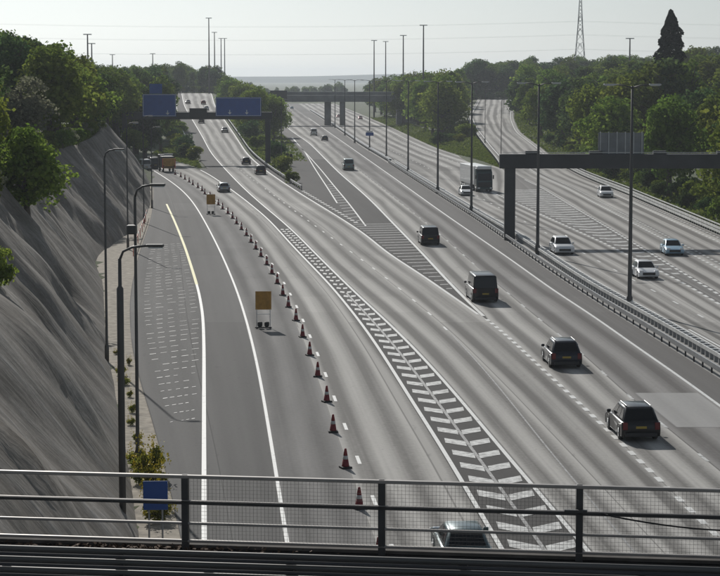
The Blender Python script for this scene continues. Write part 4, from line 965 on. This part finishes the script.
def car(label, kind, pm, loc, rz=0, group=None, cat=None, glass_sides=True):
    L, W_, Hh, bz, hz_, rr, rf, wb, rb, wr, tum = SPEC[kind]
    t = thing({'mpv': 'people_carrier', 'van': 'van', 'suv': 'suv'}.get(kind, 'car'), label, cat or {'van': 'van', 'mpv': 'van'}.get(kind, 'car'), loc, rz, group)
    l = L / 2; fa, ra = l - .88, -l + .92
    def arch(c): return [(c + math.cos(a) * (wr + .07), wr + math.sin(a) * (wr + .07), 0) for a in [R(x) for x in (195, 150, 120, 90, 60, 30, -15)]]
    prof = [(-l + .12, .26, 0), (-l + .02, .42, 0), (-l, .62, 0), (-l + .04, bz - .18, .3), (rb - .02, bz, 1), (wb, bz, 1), (l - .55, hz_ - .06, 1), (l - .12, hz_ - .2, .7), (l, .62, .2), (l - .02, .36, 0), (l - .12, .24, 0)]
    prof += [(y, max(z, .22), q) for y, z, q in reversed(arch(fa))] + [(y, max(z, .22), q) for y, z, q in reversed(arch(ra))]
    mb = MB(); hw = W_ / 2
    prism(mb, prof, [(-hw + .015, .955, .10), (-hw, .97, .06), (-hw + .16, .995, .0), (-hw * .45, 1.0, -.015), (hw * .45, 1.0, -.015), (hw - .16, .995, .0), (hw, .97, .06), (hw - .015, .955, .10)])
    bev(mb.build('body', pm, t, True), .035)
    # cabin
    cw = hw - .07; tw = cw - tum
    def P_(s, y, z): return None
    B = [(-cw, rb, bz - .03), (cw, rb, bz - .03), (cw, wb, bz - .03), (-cw, wb, bz - .03)]; T_ = [(-tw, rr, Hh - .05), (tw, rr, Hh - .05), (tw, rf, Hh - .03), (-tw, rf, Hh - .03)]
    mid = (rr + rf) / 2
    mb = MB(); mb.v = B + T_ + [(-tw * .8, rr + .12, Hh), (tw * .8, rr + .12, Hh), (tw * .8, rf - .12, Hh + .01), (-tw * .8, rf - .12, Hh + .01)]
    mb.f = [(0, 1, 5, 4), (1, 2, 6, 5), (2, 3, 7, 6), (3, 0, 4, 7), (4, 5, 9, 8), (5, 6, 10, 9), (6, 7, 11, 10), (7, 4, 8, 11), (8, 9, 10, 11)]
    bev(mb.build('roof', pm, t, True), .09, 4)
    def panel(name, a, b, c, d, u0, u1, v0, v1, m=M['glass'], lift=.012):
        a, b, c, d = map(Vector, (a, b, c, d)); nrm = (b - a).cross(d - a).normalized() * lift
        f = lambda u, v: tuple((a * (1 - u) + b * u) * (1 - v) + (d * (1 - u) + c * u) * v + nrm)
        return MB().quad(f(u0, v0), f(u1, v0), f(u1, v1), f(u0, v1)).build(name, m, t)
    panel('rear_window', B[0], B[1], T_[1], T_[0], .08, .92, .16, .9); panel('windscreen', B[2], B[3], T_[3], T_[2], .05, .95, .08, .93)
    cuts = [(.07, .3), (.33, .62), (.65, .93)] if kind != 'saloon' else [(.12, .5), (.53, .9)]
    if not glass_sides: cuts = [(.74, .95)]
    for (a, b) in cuts:
        panel('side_window', B[1], B[2], T_[2], T_[1], a, b, .14, .86); panel('side_window', B[3], B[0], T_[0], T_[3], 1 - b, 1 - a, .14, .86)
    add_wheels(t, [(s * (hw - .11), y) for s in (-1, 1) for y in (fa, ra)], wr, .22)
    for s in (-1, 1):
        tall = kind in ('van', 'mpv', 'suv')
        bev(MB().box((s * (hw - .17), -l + .045, bz - (.28 if not tall else .22)), (.24, .09, .18 if not tall else .36)).build('tail_light', M['tail'], t), .02)
        bev(MB().box((s * (hw - .25), l - .085, .70), (.38, .14, .16)).build('headlight', M['head'], t), .03)
        bev(MB().box((s * (hw + .09), wb - .32, bz + .07), (.2, .12, .16)).build('mirror', pm, t), .03)
    MB().box((0, -l - .002, .72 if kind != 'saloon' else .66), (.52, .02, .11)).build('number_plate', M['plate_y'], t)
    MB().box((0, l + .004, .46), (.52, .02, .11)).build('number_plate', M['plate_w'], t)
    bev(MB().box((0, -l + .03, .36), (W_ * .82, .1, .2)).build('rear_bumper', M['trim'], t), .03)
    bev(MB().box((0, l - .03, .5), (W_ * .62, .09, .24)).build('grille', M['trim'], t), .03)
    MB().box((0, 0, .3), (W_ * .8, L * .86, .2)).build('underbody', M['trim'], t)
    if kind in ('suv',):
        for s in (-1, 1): MB().tube([(s * (tw - .1), rr + .15, Hh + .03), (s * (tw - .1), rf - .15, Hh + .03)], .022, 6).build('roof_rail', M['lamp'], t)
    return t
blk = carpaint('black_car_paint', (.006, .006, .008)); nvy = carpaint('navy_car_paint', (.008, .011, .02)); gry = carpaint('grey_car_paint', (.09, .1, .105)); slv = carpaint('silver_car_paint', (.38, .41, .42), .3, .5)
wht = carpaint('white_car_paint', (.72, .73, .74), .35, 0); pblue = carpaint('pale_blue_car_paint', (.3, .46, .58), .3, .2); red = carpaint('red_car_paint', (.2, .02, .02)); teal = carpaint('grey_green_car_paint', (.2, .25, .25), .3, .4); vanw = carpaint('van_white_paint', (.8, .8, .79), .4, 0)
def road_dir(fn, d): return -math.atan2(float(fn(d + 12) - fn(d - 12)), 24.)
def put(label, kind, pm, px, py, zf, fn, away=True, **kw):
    x, y = G(px, py, zf); L = SPEC[kind][0] if kind in SPEC else 8
    rz = road_dir(fn, y); yc = y + L / 2 - .1 
    x = x + (math.sin(-rz)) * L / 2
    return car(label, kind, pm, (x, yc, float(zf(yc)) + .004), rz + (0 if away else math.pi), **kw)
put('black SUV with bright silver roof rails, nearest car above the parapet', 'suv', blk, 641, 442, zF, L9)
put('black hatchback in the through lane behind the nearest black SUV', 'suv', nvy, 566.5, 369, zF, L9)
put('tall dark van in the through lane below the small hatched nose', 'van', blk, 485.5, 303, zF, ML, glass_sides=True)
put('dark people carrier beside the hatched merge gore', 'mpv', blk, 430.5, 245.5, zF, ML)
put('dark green van on the far through carriageway', 'van', teal, 349, 170.5, zF, ML)
put('pale box-shaped van nearest the far bridge', 'van', vanw, 314, 135.8, zF, ML)
put('small dark car right behind the pale van near the far bridge', 'hatch', blk, 325, 141, zF, ML)
put('blue-white car passing under the far bridge', 'hatch', pblue, 292, 109, zF, ML)
put('silver grey car alone in the exit lane beside the cones', 'hatch', slv, 224.5, 192.5, zF, L4)
put('dark car beside the left gantry leg, front one of two', 'hatch', blk, 246.5, 164.8, zL, RE)
put('dark SUV with pale roof by the left gantry leg, nearer one of two', 'suv', blk, 261, 174.8, zL, RE)
put('dark car below the gantry on the climbing away carriageway', 'saloon', gry, 225, 132.8, zL, RE)
put('dark car just under the gantry beam on the climbing carriageway', 'hatch', blk, 201.5, 123.5, zL, L5)
put('white car just above the gantry beam', 'hatch', wht, 206.5, 110.5, zL, RE)
put('dark car at the top of the climbing carriageway, in the nearside lane', 'saloon', blk, 188, 104, zL, L5)
put('white van at the top of the climbing carriageway', 'van', wht, 197, 101.5, zL, RE)
put('red car at the top of the climbing carriageway', 'hatch', red, 203.5, 104.5, zL, RE)
put('dark red car entering the far crest beside the hard shoulder', 'hatch', red, 180.3, 100, zL, L5)
put('navy van on the far crest', 'van', nvy, 185.5, 96.5, zL, L5)
x, y = G(464, 574); car('pale grey-green car seen through the parapet mesh', 'hatch', carpaint('dark_teal_paint', (.09, .13, .135)), (x, y + 2.1, .004), road_dir(L4, y))
put('white car with dark windscreen oncoming beside the median lamp column', 'suv', wht, 565, 255, zF, RL1, False)
put('pale blue-white car oncoming on the slip side of the chevrons', 'hatch', pblue, 675, 256, zF, RB2, False)
put('white car oncoming below the gantry shadow, nearest on the right', 'hatch', wht, 649, 279.5, zF, RL1, False)
put('white car oncoming on the slip road far from the others', 'suv', wht, 607, 198, zF, RB2, False)
put('pale car in front of the white lorry', 'hatch', wht, 467, 196, zF, M1, False)
put('red car far away on the oncoming road left of the lamp columns', 'hatch', red, 338.5, 117.8, zF, M1, False)
put('small red car far away on the oncoming nearside lane', 'hatch', red, 360.5, 119.5, zF, RM, False)
# lorry
x, y = G(484.5, 192); rz = road_dir(M1, y) + math.pi + .08
lor = thing('articulated_lorry', 'white articulated lorry with dark cab front on the oncoming road', 'lorry', (x + math.sin(-rz + math.pi) * 7, y + 7, 0), rz)
bev(MB().box((0, -1.2, 2.45), (2.5, 12.2, 2.9)).build('trailer', vanw, lor), .05)
cabc = carpaint('dark_teal_cab_paint', (.03, .06, .065))
mb = MB(); prism(mb, [(5.2, .5, 0), (5.2, 3.5, 1), (6.2, 3.6, 1), (6.9, 3.05, .5), (7.2, 1.7, 0), (7.25, .45, 0)], [(-1.24, .99, .05), (-1.15, 1, 0), (1.15, 1, 0), (1.24, .99, .05)])
cb_ = bev(mb.build('cab', cabc, lor, True), .05)
MB().quad((-1.08, 7.205, 1.75), (1.08, 7.205, 1.75), (1.0, 6.95, 2.85), (-1.0, 6.95, 2.85)).build('windscreen', M['glass'], cb_)
bev(MB().box((0, 6.1, 3.72), (2.3, 1.6, .5)).build('roof_deflector', wht, cb_), .12)
bev(MB().box((0, 7.25, 1.15), (2.0, .1, .7)).build('grille', M['trim'], cb_), .03); bev(MB().box((0, 7.2, .55), (2.45, .3, .35)).build('bumper', cabc, cb_), .05)
for s in (-1, 1):
    MB().box((s * .95, 7.33, .62), (.35, .08, .2)).build('headlight', M['head'], cb_); MB().box((s * 1.38, 7.0, 2.3), (.18, .15, .6)).build('mirror', M['trim'], cb_)
    MB().box((s * 1.2, -1.2, .75), (.06, 5, .6)).build('side_guard', M['steel'], lor)
MB().box((0, 0, .9), (1.0, 13, .25)).build('chassis', M['trim'], lor)
add_wheels(lor, [(s * 1.08, q) for s in (-1, 1) for q in (6.2, 3.4, -3.6, -4.9, -6.2)], .5, .32)
# works vehicles at the far end of the closed slip
x, y = G(165, 172.5)
wv = thing('works_lorry', 'brown-backed works lorry parked at the far end of the closed lane', 'lorry', (x, y + 3, 0), .25)
bev(MB().box((0, 0, 1.0), (2.2, 6, .35)).build('chassis', M['trim'], wv), .04); bev(MB().box((0, -2.9, 1.7), (2.25, .2, 1.9)).build('rear_panel', M['brown'], wv), .03)
bev(MB().box((0, -.6, 2.0), (2.2, 3.6, 1.9)).build('load_box', M['darksteel'], wv), .05); bev(MB().box((0, 2.4, 2.1), (2.3, 1.7, 2.2)).build('cab', M['darksteel'], wv), .12)
MB().box((0, -2.6, 3.35), (1.6, .3, .3)).build('beacon_bar', M['lamp'], wv)
for s in (-1, 1):
    MB().box((s * 1.0, -3.03, 1.2), (.25, .06, .3)).build('tail_light', M['tail'], wv)
    MB().box((s * 1.19, -2.9, 1.7), (.1, .24, 1.8)).build('marker_strip', M['orangered'], wv)
add_wheels(wv, [(s * .95, q) for s in (-1, 1) for q in (2.3, -1.8)], .45, .3)
for px, py, pm, lbl in ((143, 171, wht, 'white van parked left of the works lorry'), (152, 169, nvy, 'dark van parked directly beside the works lorry')):
    x, y = G(px, py); car(lbl, 'van', pm, (x, y + 3, 0), .25)

# ------------------------------------------------------------------ pylon and power lines
PX, PYY = (578.5 - 360) / FPX * 1000, 1000.
g = float(H(PX, PYY)); py_ = thing('pylon', 'lattice electricity pylon rising behind the right-hand wood', 'pylon', (PX, PYY, g))
top = 57 - g
def half(z): return 3.4 - 2.2 * min(1, z / 30) if z < 30 else 1.2 - .8 * (z - 30) / (top - 30)
lv = list(np.linspace(0, 28, 8)) + list(np.linspace(31, top, 9))
for sx, sy in ((-1, -1), (1, -1), (1, 1), (-1, 1)):
    MB().tube([(sx * half(z), sy * half(z), z) for z in lv], .13, 5).build('leg', M['pylon'], py_)
mb = MB()
for a, b in zip(lv[:-1], lv[1:]):
    for s in range(4):
        c = [(-1, -1), (1, -1), (1, 1), (-1, 1)]; p, q = c[s], c[(s + 1) % 4]
        mb.tube([(p[0] * half(a), p[1] * half(a), a), (q[0] * half(b), q[1] * half(b), b)], .07, 4); mb.tube([(q[0] * half(a), q[1] * half(a), a), (p[0] * half(b), p[1] * half(b), b)], .07, 4)
mb.build('bracing', M['pylon'], py_)
arms = [(33.5, 6.5), (40.5, 8), (47, 6)]
for z, ln in arms:
    for s in (-1, 1):
        MB().tube([(0, 0, z - g + 1), (0, s * ln, z - g)], .12, 4).build('cross_arm', M['pylon'], py_); MB().tube([(0, s * ln, z - g), (0, s * ln, z - g - 2)], .1, 5).build('insulator', M['lamp'], py_)
lvl = ['lowest', 'middle', 'upper']
for i, (z, ln) in enumerate(arms):
    for s in (-1, 1):
        for side, xe in ((-1, PX - 330), (1, PX + 330)):
            pts = []
            for k in range(25):
                u = k / 24; pts.append((PX + (xe - PX) * u, PYY + s * ln + 0 * u, z - 2 - 22 * u * (1 - u)  * (.5 if side < 0 else .5)))
            tag(MB().tube(pts, .022, 4).build('power_line', M['pylon']), '%s power line running %s from the pylon, on its %s arm' % (lvl[i], 'left' if side < 0 else 'right', 'near' if s < 0 else 'far'), 'power line', 'power lines')

# ------------------------------------------------------------------ haze
hb = MB().box((0, 4700, 29), (19000, 10800, 62)).build('haze', None)
m = bpy.data.materials.new('haze'); m.use_nodes = True; nt = m.node_tree
for n_ in list(nt.nodes): nt.nodes.remove(n_)
out = nt.nodes.new('ShaderNodeOutputMaterial'); pv = nt.nodes.new('ShaderNodeVolumePrincipled')
pv.inputs['Color'].default_value = (.86, .92, 1, 1); pv.inputs['Density'].default_value = .00011; pv.inputs['Anisotropy'].default_value = .35
nt.links.new(pv.outputs[0], out.inputs['Volume']); hb.data.materials.append(m); tag(hb, 'thin pale haze over the whole motorway', 'haze', kind='stuff')
